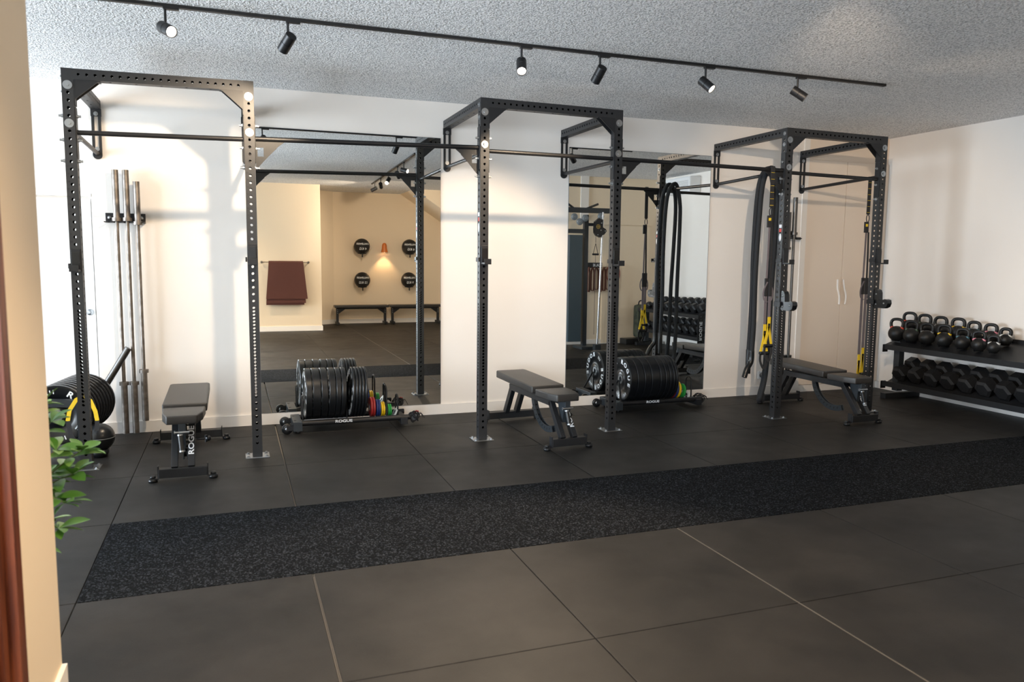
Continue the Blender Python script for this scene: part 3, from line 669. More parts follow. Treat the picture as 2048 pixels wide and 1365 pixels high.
def trolley(x0, L, yc, label):
    t = thing('plate_trolley', label, 'plate rack', (x0, yc, 0), group='rolling plate trolleys')
    b = MB(); b.box((.038, 0, .066), (.075, .37, .080), ch=.003); fb_ = b.build('end_block', 'cable', t)
    for s_ in (-1, 1):
        k = MB(); k.cyl((.02, s_ * .10, .1055), (.02, s_ * .10, .1075), .012, 14); k.build('bolt_hole', 'num', fb_)
        k = MB(); k.lathe([(.0005, 0), (.014, 0), (.014, .020), (.0005, .02)], 12, Matrix.Translation((.045, s_ * .15, .006))); k.build('rubber_foot', 'rubber', fb_)
        y = s_ * .155
        k = MB(); k.lathe([(.018, -.013), (.042, -.013), (.045, -.009), (.045, .009), (.042, .013), (.018, .013)], 28, Matrix.Translation((-.05, y, .047)) @ Matrix.Rotation(PI / 2, 4, 'X')); w = k.build('caster_wheel', 'rubber', t)
        k = MB(); k.lathe([(.0005, -.014), (.018, -.014), (.018, .014), (.0005, .014)], 18, Matrix.Translation((-.05, y, .047)) @ Matrix.Rotation(PI / 2, 4, 'X')); k.build('wheel_hub', 'zinc', w)
        k = MB(); k.box((-.02, y + .02, .055), (.07, .005, .04)); k.box((-.02, y - .02, .055), (.07, .005, .04)); k.build('wheel_fork', 'steel_black', t)
    for s_ in (-1, 1):
        k = MB(); k.cyl((.07, s_ * .135, .085), (L, s_ * .135, .085), .024, 16); k.build('rail_tube', 'bar_black', t)
    k = MB(); k.box((L - .06, 0, .060), (.06, .37, .060), ch=.003); k.build('end_foot', 'steel_black', t)
    k = MB(); k.mesh(text('ROGUE', .034, .0006, .0006, 'CENTER', 1.3), Matrix.Translation((L * .42, -.135 - .0245, .089)) @ Matrix.Rotation(PI / 2, 4, 'X')); k.build('rail_lettering', 'letter', t)
    return t
def hoop(t, x, ztop, w=.05):
    k = MB(); pts = [(x, -w, .095)] + [(x, -w * math.cos(a), ztop - w + w * math.sin(a)) for a in [PI * i / 10 for i in range(11)]] + [(x, w, .095)]
    k.tube(pts, .0075, 8); k.build('divider_hoop', 'bar_black', t)
def plate_run(bounds, yc, zc, tilts, where, group):
    for i in range(len(bounds) - 1):
        a, b = bounds[i], bounds[i + 1]
        bumper((a + b) / 2, yc, zc, (b - a) - .004, '%s bumper plate from the left on the %s plate trolley' % (ORD[i], where), group, tilts[i], spin=.6 + (0 if i == 0 else random.uniform(-1, 1)))
tr1 = trolley(1.470, 1.02, -.315, 'rolling plate trolley full of black bumper plates under the left mirror')
hoop(tr1, .47, .33); hoop(tr1, .822, .365, .06); hoop(tr1, .926, .276, .05); hoop(tr1, .09, .30, .06)
plate_run([1.577, 1.634, 1.706, 1.766], -.315, .318, [0, 0, 0], 'left', 'black bumper plates on the left trolley')
for i, (x, th, tl) in enumerate([(1.800, .056, .03), (1.852, .045, .04), (1.898, .040, .05), (1.982, .026, .05), (2.009, .024, .05), (2.036, .024, .05), (2.063, .024, .05), (2.089, .022, .05)]):
    bumper(x, -.315, .316, th, '%s bumper plate from the left on the left plate trolley' % ORD[i + 3], 'black bumper plates on the left trolley', tl, spin=random.uniform(-2, 2))
for x, r, th, m, lb in [(2.158, .090, .020, 'red', 'first red change plate next to the black bumpers, left trolley'), (2.181, .090, .020, 'red', 'second red change plate from the bumpers, left trolley'),
                        (2.211, .078, .018, 'blue', 'first dark blue change plate right of the red pair, left trolley'), (2.231, .078, .018, 'blue', 'second dark blue change plate right of the red pair, left trolley'),
                        (2.254, .066, .016, 'yel_r', 'left one of two yellow change plates on left trolley'), (2.273, .066, .016, 'yel_r', 'right one of two yellow change plates on left trolley'),
                        (2.318, .054, .015, 'green', 'left one of two green change plates on left trolley'), (2.335, .054, .015, 'green', 'right one of two green change plates on left trolley')]:
    small_plate(x, -.315, .080 + r, r, th, m, lb)
small_plate(2.372, -.335, .105, .055, .012, 'white_r', 'small white change plate leaning at the end of left trolley', .5)
tr2 = trolley(4.555, 1.02, -.30, 'rolling plate trolley full of black bumper plates under the right mirror')
bnd = [4.690, 4.770, 4.850, 4.930, 5.030, 5.090, 5.140, 5.180, 5.212, 5.245]
plate_run(bnd, -.30, .310, [0] * 9, 'right', 'black bumper plates on the right trolley')
hoop(tr2, .945, .30, .05)
k = MB(); k.bar((.075, -.14, .10), (.118, -.01, .30), .004, .016, (1, 0, 0)); k.bar((.075, .10, .10), (.118, .01, .30), .004, .016, (1, 0, 0)); k.build('plate_stop', 'steel_black', tr2)
for x, r, th, m, lb in [(5.285, .10, .024, 'red', 'dark red change plate beside the bumpers, right trolley'), (5.318, .095, .022, 'blue', 'dark blue change plate beside the red one, right trolley'),
                        (5.352, .09, .020, 'yel_r', 'yellow change plate on the right trolley'), (5.418, .075, .018, 'green', 'green change plate on the right trolley')]:
    small_plate(x, -.30, .080 + r, r, th, m, lb, .12)
small_plate(5.468, -.315, .10, .055, .016, 'white_r', 'small white change plate at the end of right trolley', .3)
# bundles of ropes and collars lying on the trolley ends
def bundle(x, y, z, label, red):
    t = thing('strap_bundle', label, 'strap', (x, y, z), group='tangled cords on the trolley ends'); rnd = random.Random(3 + int(x * 10))
    m = MB()
    for i in range(7):
        a0 = rnd.uniform(0, PI); tl = rnd.uniform(-.9, .9); r = rnd.uniform(.03, .05); c = Vector((rnd.uniform(-.02, .02), rnd.uniform(-.03, .03), rnd.uniform(-.005, .015)))
        Rm = Matrix.Rotation(a0, 3, 'Z') @ Matrix.Rotation(tl + PI / 2, 3, 'X')
        m.tube([c + Rm @ Vector((r * math.cos(2 * PI * k / 14), r * 1.05 * math.sin(2 * PI * k / 14), 0)) for k in range(14)], .0055, 7, closed=True)
    m.build('cord_loops', 'strap', t, kind='stuff')
    m = MB()
    for i in range(5):
        a = rnd.uniform(-1.2, 1.2); m.tube([(.02, 0, .01), (.05 * math.cos(a) + .02, .05 * math.sin(a), .03), (.10 * math.cos(a), .09 * math.sin(a), rnd.uniform(-.03, .03))], .003, 6)
    m.build('loose_ends', 'strap', t, kind='stuff')
    m = MB(); m.cyl((0, -.012, 0), (0, .012, 0), .030, 18); m.build('metal_clip', 'gray_r', t)
    if red: m = MB(); m.tube([(.0, 0, .035), (.02, .0, .052), (.045, 0, .045)], .005, 8); m.build('red_tag', 'red', t)
bundle(2.545, -.36, .068, 'tangle of black straps and clip at right end of left trolley', True)
bundle(5.625, -.31, .062, 'tangle of thin black cords at right end of right trolley', False)

# ------------------------------------------------------------------ plate stand at far left, medicine ball, landmine
ps = thing('plate_stand', 'black steel stand holding upright bumper plates behind the plant', 'plate rack', (-.22, -.50, 0))
k = MB(); k.bar((-.35, -.32, .455), (.165, -.32, .415), .045, .055); k.build('top_rail', 'cable', ps)
k = MB(); k.bar((-.35, .255, .30), (.20, .255, .30), .03, .045); k.build('rear_rail', 'cable', ps)
for x in (-.33, .15):
    k = MB(); k.bar((x, -.30, .03), (x, -.32, .42), .045, .045, (1, 0, 0)); k.build('post', 'cable', ps)
    k = MB(); k.bar((x, -.36, .045), (x, .24, .045), .05, .05); k.build('foot_beam', 'cable', ps)
for s_ in (-1, 1): k = MB(); k.cyl((s_ * .12 - .02, -.33, .10), (s_ * .12 - .02, .33, .10), .018, 12); k.build('support_tube', 'bar_black', ps)
for i in range(10):
    bumper(-.24 + .012 * i, -.745 + .050 * i, .325 + .002 * i, .042, '%s of ten bumper plates facing the camera in the left stand' % ORD[i], 'bumper plates in the left stand', axis='y', spin=1.75 + .3 * i)
mb_ = thing('medicine_ball', 'dark blue black medicine ball on the floor behind the leftmost upright', 'ball', (.02, -.93, 0))
lm = thing('landmine_post', 'dark steel landmine sleeve leaning up behind the leftmost upright', 'barbell sleeve', (.0, -.12, 0))
d_ = Vector((.205, 0, .345)).normalized(); p0 = Vector((-.06, 0, .33)); p1 = p0 + d_ * .48
k = MB(); k.cyl(p0, p1, .027, 20); k.lathe([(.019, 0), (.0271, 0)], 20, Matrix.Translation(p1) @ d_.to_track_quat('Z', 'Y').to_matrix().to_4x4()); k.build('sleeve', 'dark_steel', lm)
k = MB(); k.bar((-.10, .04, .02), (-.05, .02, .345), .04, .04, (0, 1, 0)); k.box((-.10, .02, .01), (.14, .12, .012)); k.build('pivot_base', 'steel_black', lm)
k = MB(); k.sphere((.0, 0, .15), .105, 24, 14, (1, 1, 1.0)); k.build('ball_body', 'rubber', mb_)
k = MB(); k.tube([(.1055 * math.cos(a), .1055 * math.sin(a), .15) for a in [2 * PI * i / 24 for i in range(24)]], .003, 6, closed=True); k.build('ball_seam', 'gray_r', mb_)
k = MB(); k.lathe([(.0005, 0), (.05, 0), (.07, .06), (.06, .06), (.0005, .05)], 20); k.build('ball_cup', 'rubber', mb_)
mb_.location = (.045, -.80, 0)
yb = thing('yellow_strap', 'black and yellow loop strap slung over the plates at far left', 'strap', (-.03, -.86, 0))
def ribbon(pts, w, th, up=(0, 1, 0)):
    m = MB(); pts = [Vector(p) for p in pts]; vs = []; fs = []; n = len(pts)
    for i, p in enumerate(pts):
        t = (pts[min(i + 1, n - 1)] - pts[max(i - 1, 0)]).normalized(); s = t.cross(Vector(up)); s = s.normalized() if s.length > 1e-3 else Vector((1, 0, 0)); q = s.cross(t).normalized()
        for a, b in ((-1, -1), (1, -1), (1, 1), (-1, 1)): vs.append(p + s * a * w / 2 + q * b * th / 2)
    for i in range(n - 1):
        for k in range(4): fs.append((i * 4 + k, i * 4 + (k + 1) % 4, (i + 1) * 4 + (k + 1) % 4, (i + 1) * 4 + k))
    fs += [(3, 2, 1, 0), (4 * n - 4, 4 * n - 3, 4 * n - 2, 4 * n - 1)]
    return m.add(vs, fs)
ribbon([(-.115, -.02, .30), (-.10, -.02, .38), (-.055, -.01, .455), (-.01, 0, .478), (.035, 0, .44), (.065, -.005, .36), (.075, -.01, .29)], .028, .005).build('yellow_band', 'yellow', yb)
ribbon([(.075, -.01, .29), (.07, -.02, .20), (.045, -.02, .10), (0, -.02, .045), (-.06, -.02, .10), (-.10, -.02, .20), (-.115, -.02, .30)], .03, .006).build('black_band', 'strap', yb)

# ------------------------------------------------------------------ plant
pl = thing('potted_plant', 'leafy green potted plant peeking out behind the beige partition', 'plant', (-.02, -3.72, 0))
k = MB(); k.lathe([(.0005, 0), (.12, 0), (.155, .30), (.165, .31), (.165, .33), (.15, .33), (.14, .29), (.0005, .29)], 28); k.build('pot', 'pot', pl)
k = MB(); k.lathe([(.0005, .296), (.143, .296)], 24); k.build('soil', 'soil', pl)
def leaf_mesh(L, w, fold, curl):
    prof = [0, .30, .66, .92, 1.0, .90, .62, .05]; n = len(prof); vs = []; fs = []
    for i, p_ in enumerate(prof):
        t = i / (n - 1); y = L * t; z = -curl * L * t * t; hw = w / 2 * p_
        vs += [(-hw, y, z + fold * hw), (0, y, z), (hw, y, z + fold * hw)]
    for i in range(n - 1):
        b = i * 3; fs += [(b, b + 1, b + 4, b + 3), (b + 1, b + 2, b + 5, b + 4)]
    me = bpy.data.meshes.new('leaf'); me.from_pydata(vs, [], fs); me.materials.append(M['leaf'])
    for q in me.polygons: q.use_smooth = True
    return me
leaves = [leaf_mesh(.105, .052, .35, .25), leaf_mesh(.09, .046, .3, .1), leaf_mesh(.078, .046, .25, .35), leaf_mesh(.12, .050, .4, .2)]
rn = random.Random(11)
tips = [(.33, .05, .84), (.25, -.04, .88), (.36, -.04, .74), (.44, .02, .72), (.30, -.08, .64), (.40, .04, .62), (.28, .03, .54), (.38, -.03, .52), (.27, -.05, .44), (.34, .03, .40), (.25, .0, .34), (.20, .05, .76), (.24, .06, .66),
        (.15, .08, .90), (.10, -.10, .75), (.2, .1, .60), (-.1, .1, .9), (-.2, 0, .7), (0, .2, .8), (.18, -.08, .50), (.31, .0, .92), (.21, .0, .58)]
sm_ = MB()
for tx, ty, tz in tips:
    b = Vector((rn.uniform(-.06, .06), rn.uniform(-.06, .06), .29)); tip = Vector((tx, ty, tz)); mid = (b + tip) / 2 + Vector((0, 0, .10 if tz > .6 else .26))
    pts = [b * (1 - t) ** 2 + mid * 2 * t * (1 - t) + tip * t * t for t in [i / 10 for i in range(11)]]
    sm_.tube(pts, [.006 - .0004 * i for i in range(11)], 6)
    for i in range(5, 11):
        t = (pts[i] - pts[i - 1]).normalized(); cnt = 1 if i < 9 else (3 if i == 9 else 7)
        for c_ in range(cnt):
            az = (2 * PI * c_ / cnt + rn.uniform(-.4, .4)) if i >= 9 else rn.uniform(0, 2 * PI)
            pitch = rn.uniform(-.2, .6) if i < 10 else rn.uniform(-.1, .8)
            q = Vector((math.cos(az), math.sin(az), math.tan(pitch))).normalized(); q = (q + t * .3).normalized()
            o = place(leaves[rn.randrange(4)], 'leaf', pl, pts[i]); m3 = q.to_track_quat('Y', 'Z').to_matrix() @ Matrix.Rotation(rn.uniform(-.5, .5), 3, 'Y'); o.rotation_euler = m3.to_euler()
            s_ = rn.uniform(.7, 1.1); o.scale = (s_, s_, s_)
sm_.build('stems', 'stem', pl, kind='stuff')

# ------------------------------------------------------------------ battle ropes and suspension straps
rp = thing('battle_rope', 'thick black battle rope doubled over the side tube by the right mirror', 'rope', (5.942, -.90, 0))
RX, RY = 5.942, -.90
def smooth(pts, n=6):
    P_ = [Vector(p) for p in pts]; P_ = [P_[0]] + P_ + [P_[-1]]; out = []
    for i in range(1, len(P_) - 2):
        for k in range(n):
            t = k / n; a, b, c_, d = P_[i - 1], P_[i], P_[i + 1], P_[i + 2]
            out.append(.5 * ((2 * b) + (c_ - a) * t + (2 * a - 5 * b + 4 * c_ - d) * t * t + (3 * b - a - 3 * c_ + d) * t ** 3))
    out.append(P_[-2]); return out
k = MB()
# strand 1: end grip at left bottom, up over the tube, down on the right into a low loop and back up
k.tube(smooth([(-.145, -.03, .62), (-.135, -.03, .9), (-.14, -.03, 1.4), (-.125, -.03, 1.9), (-.10, -.03, 2.25), (-.03, -.03, 2.405), (.05, -.03, 2.36), (.085, -.03, 2.15), (.075, -.03, 1.7), (.055, -.03, 1.2), (.05, -.03, .75), (.03, -.03, .38), (-.02, -.03, .16), (.03, .05, .16), (.085, .05, .45), (.09, .05, 1.2), (.10, .05, 1.9), (.09, .05, 2.2), (.03, .05, 2.41), (-.06, .05, 2.33), (-.10, .05, 2.1), (-.115, .05, 1.6), (-.11, .05, 1.1), (-.12, .05, .62)]), .0235, 10)
k.build('rope_strand', 'rope', rp)
k = MB(); k.tube(smooth([(-.145, -.03, .64), (-.15, -.03, .53), (-.20, -.04, .46), (-.235, -.05, .38)]), .026, 12); k.build('end_grip', 'rubber', rp)
k = MB(); k.tube([(-.12, .05, .64), (-.12, .05, .40)], .026, 12); k.build('end_grip', 'rubber', rp)

def suspension(x, y, label, ztop, spread, drop=0):
    t = thing('suspension_trainer', label, 'strap', (x, y, 0), group='hanging suspension straps')
    ribbon([(0, -.022, ztop + .02), (0, -.022, ztop - .18), (.0, -.02, ztop - .36)], .042, .006, (0, 1, 0)).build('anchor_strap', 'strap', t)
    a = MB(); a.tube([(.018 * math.cos(u), -.02, ztop - .40 + .038 * math.sin(u)) for u in [2 * PI * i / 16 for i in range(16)]], .0045, 8, closed=True); a.build('carabiner', 'bar_black', t)
    st = MB()
    for i in range(6): st.box((0, -.0258, ztop - .04 - .06 * i), (.040, .0015, .003))
    st.build('yellow_stitching', 'yellow', t, kind='stuff', label='yellow cross stitches')
    b = MB(); b.box((-.012, -.02, ztop - .49), (.052, .014, .11), ch=.003); b.build('anchor_block', 'strap', t)
    b = MB(); b.box((-.014, -.0285, ztop - .47), (.026, .003, .026)); b.build('yellow_patch', 'yellow', t, label='small yellow patch')
    zs_ = ztop - .54
    for n, (dx, zl) in enumerate(((-.016, .90 - drop), (.022, .97 - drop))):
        ribbon([(dx * .5, -.018 - .01 * n, zs_), (dx * .8, -.02 - .01 * n, 1.6), (dx, -.02 - .01 * n, 1.35)], .020, .004).build('upper_strap', 'strapgrey' if n == 0 else 'strap', t)
        b = MB(); b.box((dx, -.02 - .01 * n, 1.27), (.034, .016, .17), ch=.003); b.build('buckle', 'strap', t)
        ribbon([(dx, -.02 - .01 * n, 1.20), (dx, -.02 - .01 * n, zl)], .030, .004).build('lower_strap', 'strapgrey', t)
        ribbon([(dx, -.026 - .01 * n, zl + .02), (dx, -.026 - .01 * n, zl - .08)], .033, .005).build('yellow_strap_top', 'yellow', t)
        b = MB(); b.box((dx, -.0295 - .01 * n, zl - .055), (.024, .001, .026)); b.build('strap_label', 'num', t)
        for s_ in (-1, 1):
            ribbon([(dx, -.026 - .01 * n, zl - .07), (dx + s_ * spread * .5, -.026 - .01 * n, zl - .16), (dx + s_ * spread, -.026 - .01 * n, zl - .24)], .024, .005).build('yellow_strap', 'yellow', t)
        b = MB(); b.cyl((dx - spread - .01, -.026 - .01 * n, zl - .255), (dx + spread + .01, -.026 - .01 * n, zl - .255), .017, 14); b.build('handle_grip', 'rubber', t)
        pts = smooth([(dx - spread, -.026 - .01 * n, zl - .25), (dx - spread - .004, -.03 - .01 * n, zl - .33), (dx, -.036 - .01 * n, zl - .40), (dx + spread, -.03 - .01 * n, zl - .33), (dx + spread, -.026 - .01 * n, zl - .25)])
        ribbon(pts, .022, .006, (0, 1, 0)).build('foot_cradle', 'strap', t)
    for s_ in (-1, 1):
        ribbon(smooth([(s_ * .01, -.03, 1.32), (s_ * .05, -.03, 1.24), (s_ * .045, -.03, 1.16), (s_ * .005, -.03, 1.13)]), .014, .003, (0, 1, 0)).build('strap_loop', 'strapgrey', t)
    return t
suspension(5.765, YU - .012, 'yellow and black suspension strap hanging between battle rope and mirror', 2.375, .035)
suspension(7.135, -.93, 'yellow and black suspension strap hanging behind the rightmost upright', 2.36, .014, .36)

# ------------------------------------------------------------------ kettlebell and dumbbell racks on the right wall
def tray_rack(y0, y1, zs_, label, nm, offs, rises, depth=.40, xf=7.90, lettering=False, foot_end=True):
    t = thing('storage_rack', label, 'weight rack', (xf, y0, 0), group='black tray racks on the right wall')
    L = y0 - y1
    for y in (-.09, -L + .09):
        k = MB(); k.box((.13, y, .38 if not lettering else .40), (.075, .075, .60 if not lettering else .66), ch=.003); u = k.build('post', 'cable', t)
        for i in range(9):
            if i % 2 == 0:
                k = MB(); k.cyl((.13, y + .0375, .14 + .06 * i), (.13, y + .0385, .14 + .06 * i), .010, 10); k.build('post_hole', 'num', u)
        k = MB(); k.box((.18, y, .03), (.50, .075, .06), ch=.003); k.build('foot_beam', 'steel_black', t)
    for z, of, sl in zip(zs_, offs, rises):
        m_ = MB()
        m_.add([(a, y, b) for y in (0, -L) for a, b in [(0, z), (0, z - .058), (.006, z - .058), (.012, z - of - .012), (depth, z - of + sl - .012), (depth, z - of + sl + .04), (depth - .006, z - of + sl + .04), (depth - .008, z - of + sl), (.012, z - of), (.008, z)]], [list(range(10))[::-1], list(range(10, 20))] + [(i, (i + 1) % 10, 10 + (i + 1) % 10, 10 + i) for i in range(10)]); m_.build('tray', 'steel_black', t)
        k = MB(); k.box((.02, .004, z - .045), (.07, .008, .085), ch=.002); k.build('end_plate', 'steel_black', t)
        for a in (-.02, -.07):
            k = MB(); k.cyl((.02, .008, z + a), (.02, .016, z + a), .008, 10); k.build('bolt', 'zinc', t)
    return t
r1 = tray_rack(-.52, -2.55, (.60, .185), 'low two tier rack by the closet, kettlebells above, hex dumbbells below', 'a', (.002, .045), (.13, .18))
r2 = tray_rack(-3.04, -4.98, (.665, .315), 'two tier dumbbell rack at right wall, visible in the right mirror', 'b', (.045, .045), (.18, .18), xf=7.82, lettering=True)
k = MB(); k.box((.02, .012, .42), (.10, .008, .56), ch=.002); lp = k.build('lettered_end_plate', 'steel_black', r2)
k = MB(); k.mesh(text('ROGUE', .11, .001, .002, 'CENTER', 1.3), Matrix.Translation((.02, .0165, .42)) @ Matrix(((0, 1, 0, 0), (0, 0, 1, 0), (1, 0, 0, 0), (0, 0, 0, 1))) @ Matrix.Diagonal((.62, .62, 1, 1))); k.build('rack_lettering', 'letter', lp)

def kb_meshes(s):
    b = MB(); r = .088 * s; b.sphere((0, 0, r * .93), r, 24, 14, (1, 1, .96)); b.lathe([(.0005, 0), (r * .62, 0), (r * .66, .006)], 20)
    h = MB(); pts = smooth([(-.048 * s, 0, r * 1.45), (-.064 * s, 0, r * 1.95), (-.060 * s, 0, r * 2.45), (-.030 * s, 0, r * 2.72), (.030 * s, 0, r * 2.72), (.060 * s, 0, r * 2.45), (.064 * s, 0, r * 1.95), (.048 * s, 0, r * 1.45)], 5)
    h.tube(pts, .0165, 10)
    c = MB()
    for s_ in (-1, 1): c.tube([(s_ * .049 * s, 0, r * 1.52), (s_ * .0585 * s, 0, r * 1.78)], [.021, .0185], 12)
    return b, h, c
KB = [(1.0, 'orange_r', 'red'), (.96, 'dkgreen', 'dark green'), (.92, 'gray_r', 'grey'), (.92, 'yel_r', 'yellow'), (.84, 'teal', 'teal'), (.80, 'pink', 'pink'), (.68, 'white_r', 'white')]
kf = [-.60, -.80, -1.0, -1.215, -1.43, -1.615, -1.775]; kbk = [-.585, -.785, -.99, -1.205, -1.39, -1.58, -1.74]
for i, (s_, m, cn) in enumerate(KB):
    b, h, c = kb_meshes(s_)
    bm_, hm_, cm_ = b.data('bell_body', 'bell'), h.data('bell_handle', 'bell'), c.data('colour_band', m)
    for row, (x, ys_) in enumerate(((7.985, kf[i]), (8.185, kbk[i]))):
        z = .60 + .13 * (x - 7.912) / .40 + .020
        t = thing('kettlebell', 'black kettlebell with %s handle bands in the %s row of the top tray' % (cn, 'front' if row == 0 else 'rear'), 'kettlebell', (x, ys_, z), (0, 0, PI / 2 + .35), 'kettlebells on the top tray')
        place(bm_, 'bell_body', t); place(hm_, 'handle', t); place(cm_, 'colour_band', t, label='%s bands' % cn)

def db_meshes(R, hl, L):
    hd_ = MB(); ang = [math.radians(60 * i + 0) for i in range(6)]
    def ring(r, x): return [(x, r * math.cos(a), r * math.sin(a)) for a in ang]
    prof = [(R * .72, -hl / 2), (R, -hl / 2 + .018), (R, hl / 2 - .018), (R * .72, hl / 2)]
    vs = [p for r, x in prof for p in ring(r, x)]; fs = [list(range(6))[::-1], list(range(18, 24))]
    for i in range(3):
        for k_ in range(6): fs.append((i * 6 + k_, i * 6 + (k_ + 1) % 6, (i + 1) * 6 + (k_ + 1) % 6, (i + 1) * 6 + k_))
    hd_.add(vs, fs)
    g = MB(); g.tube([(-L / 2 + x, 0, 0) for x in (hl * .4, L * .33, L * .5, L * .67, L - hl * .4)], [.014, .0165, .018, .0165, .014], 14)
    return hd_, g
def dumbbells(xf, y_start, dy, n, z, s0, s1, where, group, chrome, slope=.30):
    for i in range(n):
        f = i / max(1, n - 1); R = s0 + (s1 - s0) * f; hl = R * 1.45; L = .315; key = round(R, 3)
        if key not in _db:
            a, g = db_meshes(R, hl, L); _db[key] = (a.data('hex_head', 'rubber_dull'), g.data('grip', 'chrome' if chrome else 'dark_steel'))
        a, g = _db[key]
        t = thing('hex_dumbbell', '%s black hex dumbbell counted from the back wall, %s' % (ORD[i], where), 'dumbbell', (xf + .212, y_start - dy * i, z - .045 + R * .866 / math.cos(math.atan(slope)) + .212 * slope + .001), (0, -math.atan(slope), 0), group)
        place(a, 'hex_head', t, (-L / 2 + hl / 2 - .0, 0, 0)); place(a, 'hex_head', t, (L / 2 - hl / 2, 0, 0)); place(g, 'grip', t)
_db = {}
dumbbells(7.90, -.66, .207, 9, .185, .092, .096, 'lower tray of the kettlebell rack', 'dumbbells under the kettlebells', False, .46)
_db = {}
dumbbells(7.82, -3.16, .20, 9, .665, .088, .060, 'upper tray of the rear rack', 'dumbbells on the rear rack top tray', True, .46)
dumbbells(7.82, -3.16, .20, 9, .315, .090, .066, 'lower tray of the rear rack', 'dumbbells on the rear rack lower tray', True, .46)
sb = thing('sandbag', 'olive green canvas sandbag at the far end of the rear rack', 'bag', (7.98, -5.135, 0))
k = MB(); k.box((0, 0, .41), (.24, .20, .60), ch=.06); k.build('bag_body', 'camo', sb)
k = MB(); k.tube(smooth([(-.06, 0, .70), (-.04, 0, .77), (.04, 0, .77), (.06, 0, .70)]), .012, 8); k.build('bag_handle', 'strap', sb)
k = MB(); k.box((-.10, 0, .05), (.52, .24, .10), ch=.008); k.build('step_base', 'steel_black', sb)
ac = thing('air_conditioner', 'white wall air conditioner high on the right wall, seen in the mirror', 'air conditioner', (XR, -4.35, 2.77))
k = MB(); k.box((-.11, 0, 0), (.218, .86, .26), ch=.02); k.build('casing', 'ac', ac)
k = MB(); k.box((-.19, 0, -.115), (.07, .78, .012), Matrix.Rotation(.4, 3, 'Y')); k.build('air_flap', 'ac', ac)
k = MB()
for i in range(5): k.box((-.2185, 0, .06 - .02 * i), (.003, .76, .004))
k.build('vent_slots', 'gray_r', ac, kind='stuff')

# ------------------------------------------------------------------ track lights
def track(name_lb, a, b):
    t = thing('light_track', name_lb, 'light track', a); d = Vector(b) - Vector(a); L = d.length
    k = MB(); k.bar((0, 0, 0), d, .030, .018, (0, 0, 1)); k.build('rail', 'bar_black', t)
    k = MB(); k.bar(d.normalized() * -.012, (0, 0, 0), .032, .020, (0, 0, 1)); k.bar(d, d + d.normalized() * .012, .032, .020, (0, 0, 1)); k.build('end_cap', 'bar_black', t)
track('long black ceiling light track parallel to the mirror wall', (-.6, -2.13, ZC - .010), (6.06, -2.13, ZC - .010))
track('black ceiling light track running towards the rear, seen in the left mirror', (3.45, -3.55, ZC - .010), (3.66, -8.3, ZC - .010))
def spot_lamp(x, y, d, label, power, bright=True, col=(1, .77, .53), ang=1.15, along=(1, 0, 0)):
    d = Vector(d).normalized(); zt = ZC - .019
    t = thing('spotlight', label, 'spotlight', (x, y, zt), group='black track spotlights')
    k = MB(); k.bar(Vector((0, 0, -.006)) - Vector(along) * .01, Vector((0, 0, -.006)) + Vector(along) * .075, .030, .012, (0, 0, 1)); k.build('track_adapter', 'bar_black', t)
    k = MB(); k.cyl((0, 0, -.01), (0, 0, -.10), .0075, 12); k.build('stem', 'bar_black', t)
    c = Vector((0, 0, -.120)); R = d.to_track_quat('Z', 'Y').to_matrix().to_4x4(); m4 = Matrix.Translation(c) @ R
    k = MB(); k.lathe([(.0005, -.045), (.034, -.045), (.0345, -.044)], 28, m4, False); k.lathe([(.0345, -.044), (.0345, .012)], 28, m4); k.lathe([(.0345, .012), (.0325, .013), (.0325, .016), (.0345, .017)], 28, m4, False); k.lathe([(.0345, .017), (.0345, .075)], 28, m4); k.lathe([(.0345, .075), (.030, .075), (.029, .068)], 28, m4, False)
    h_ = k.build('lamp_head', 'bar_black', t)
    k = MB(); k.lathe([(.0005, .068), (.0295, .068)], 24, m4, False); k.build('lamp_lens', 'lamp_on' if bright else 'lamp_soft', t)
    ld = bpy.data.lights.new('spot_beam', 'SPOT'); ld.energy = power; ld.color = col; ld.spot_size = ang; ld.spot_blend = .55; ld.shadow_soft_size = .022
    lo = bpy.data.objects.new('spot_beam', ld); COL.objects.link(lo); lo.parent = t; lo.matrix_local = Matrix.Translation(c + d * .08) @ (-d).to_track_quat('Z', 'Y').to_matrix().to_4x4()
spot_lamp(.69, -2.13, (.45, -.75, -.38), 'glaring lit track spotlight nearest the left edge of the photo', 90)
spot_lamp(1.375, -2.13, (-.42, .72, -.62), 'black track spotlight second from left, turned towards the barbells', 190, ang=1.5)
spot_lamp(2.90, -2.13, (-.22, -.66, -.76), 'lit track spotlight third from left, pointing down at the runner', 380, ang=1.3)
spot_lamp(3.49, -2.13, (-.12, .72, -.68), 'black track spotlight fourth from left, turned to the wall between mirrors', 175, ang=1.25)
spot_lamp(4.36, -2.13, (.35, -.62, -.62), 'lit track spotlight fifth from left, facing the camera side', 60)
spot_lamp(5.20, -2.13, (.60, -.48, -.55), 'track spotlight at the right end, aimed at the right wall', 60, ang=1.8)
for i, (y, d, lb) in enumerate([(-4.5, (.66, .73, -.27), 'first'), (-5.1, (.45, -.6, -.6), 'second'), (-6.1, (-.45, .55, -.65), 'third'), (-7.05, (.25, -.8, -.5), 'fourth'), (-7.9, (-.75, -.48, -.40), 'last')]):
    spot_lamp(3.45 + .21 * (-3.55 - y) / 4.75, y, d, '%s spotlight on the rear track, counted from the mirrors' % lb, 360 if i == 0 else 110, col=(1, .78, .57), ang=.85 if i == 0 else 1.9, along=(0, -1, 0))
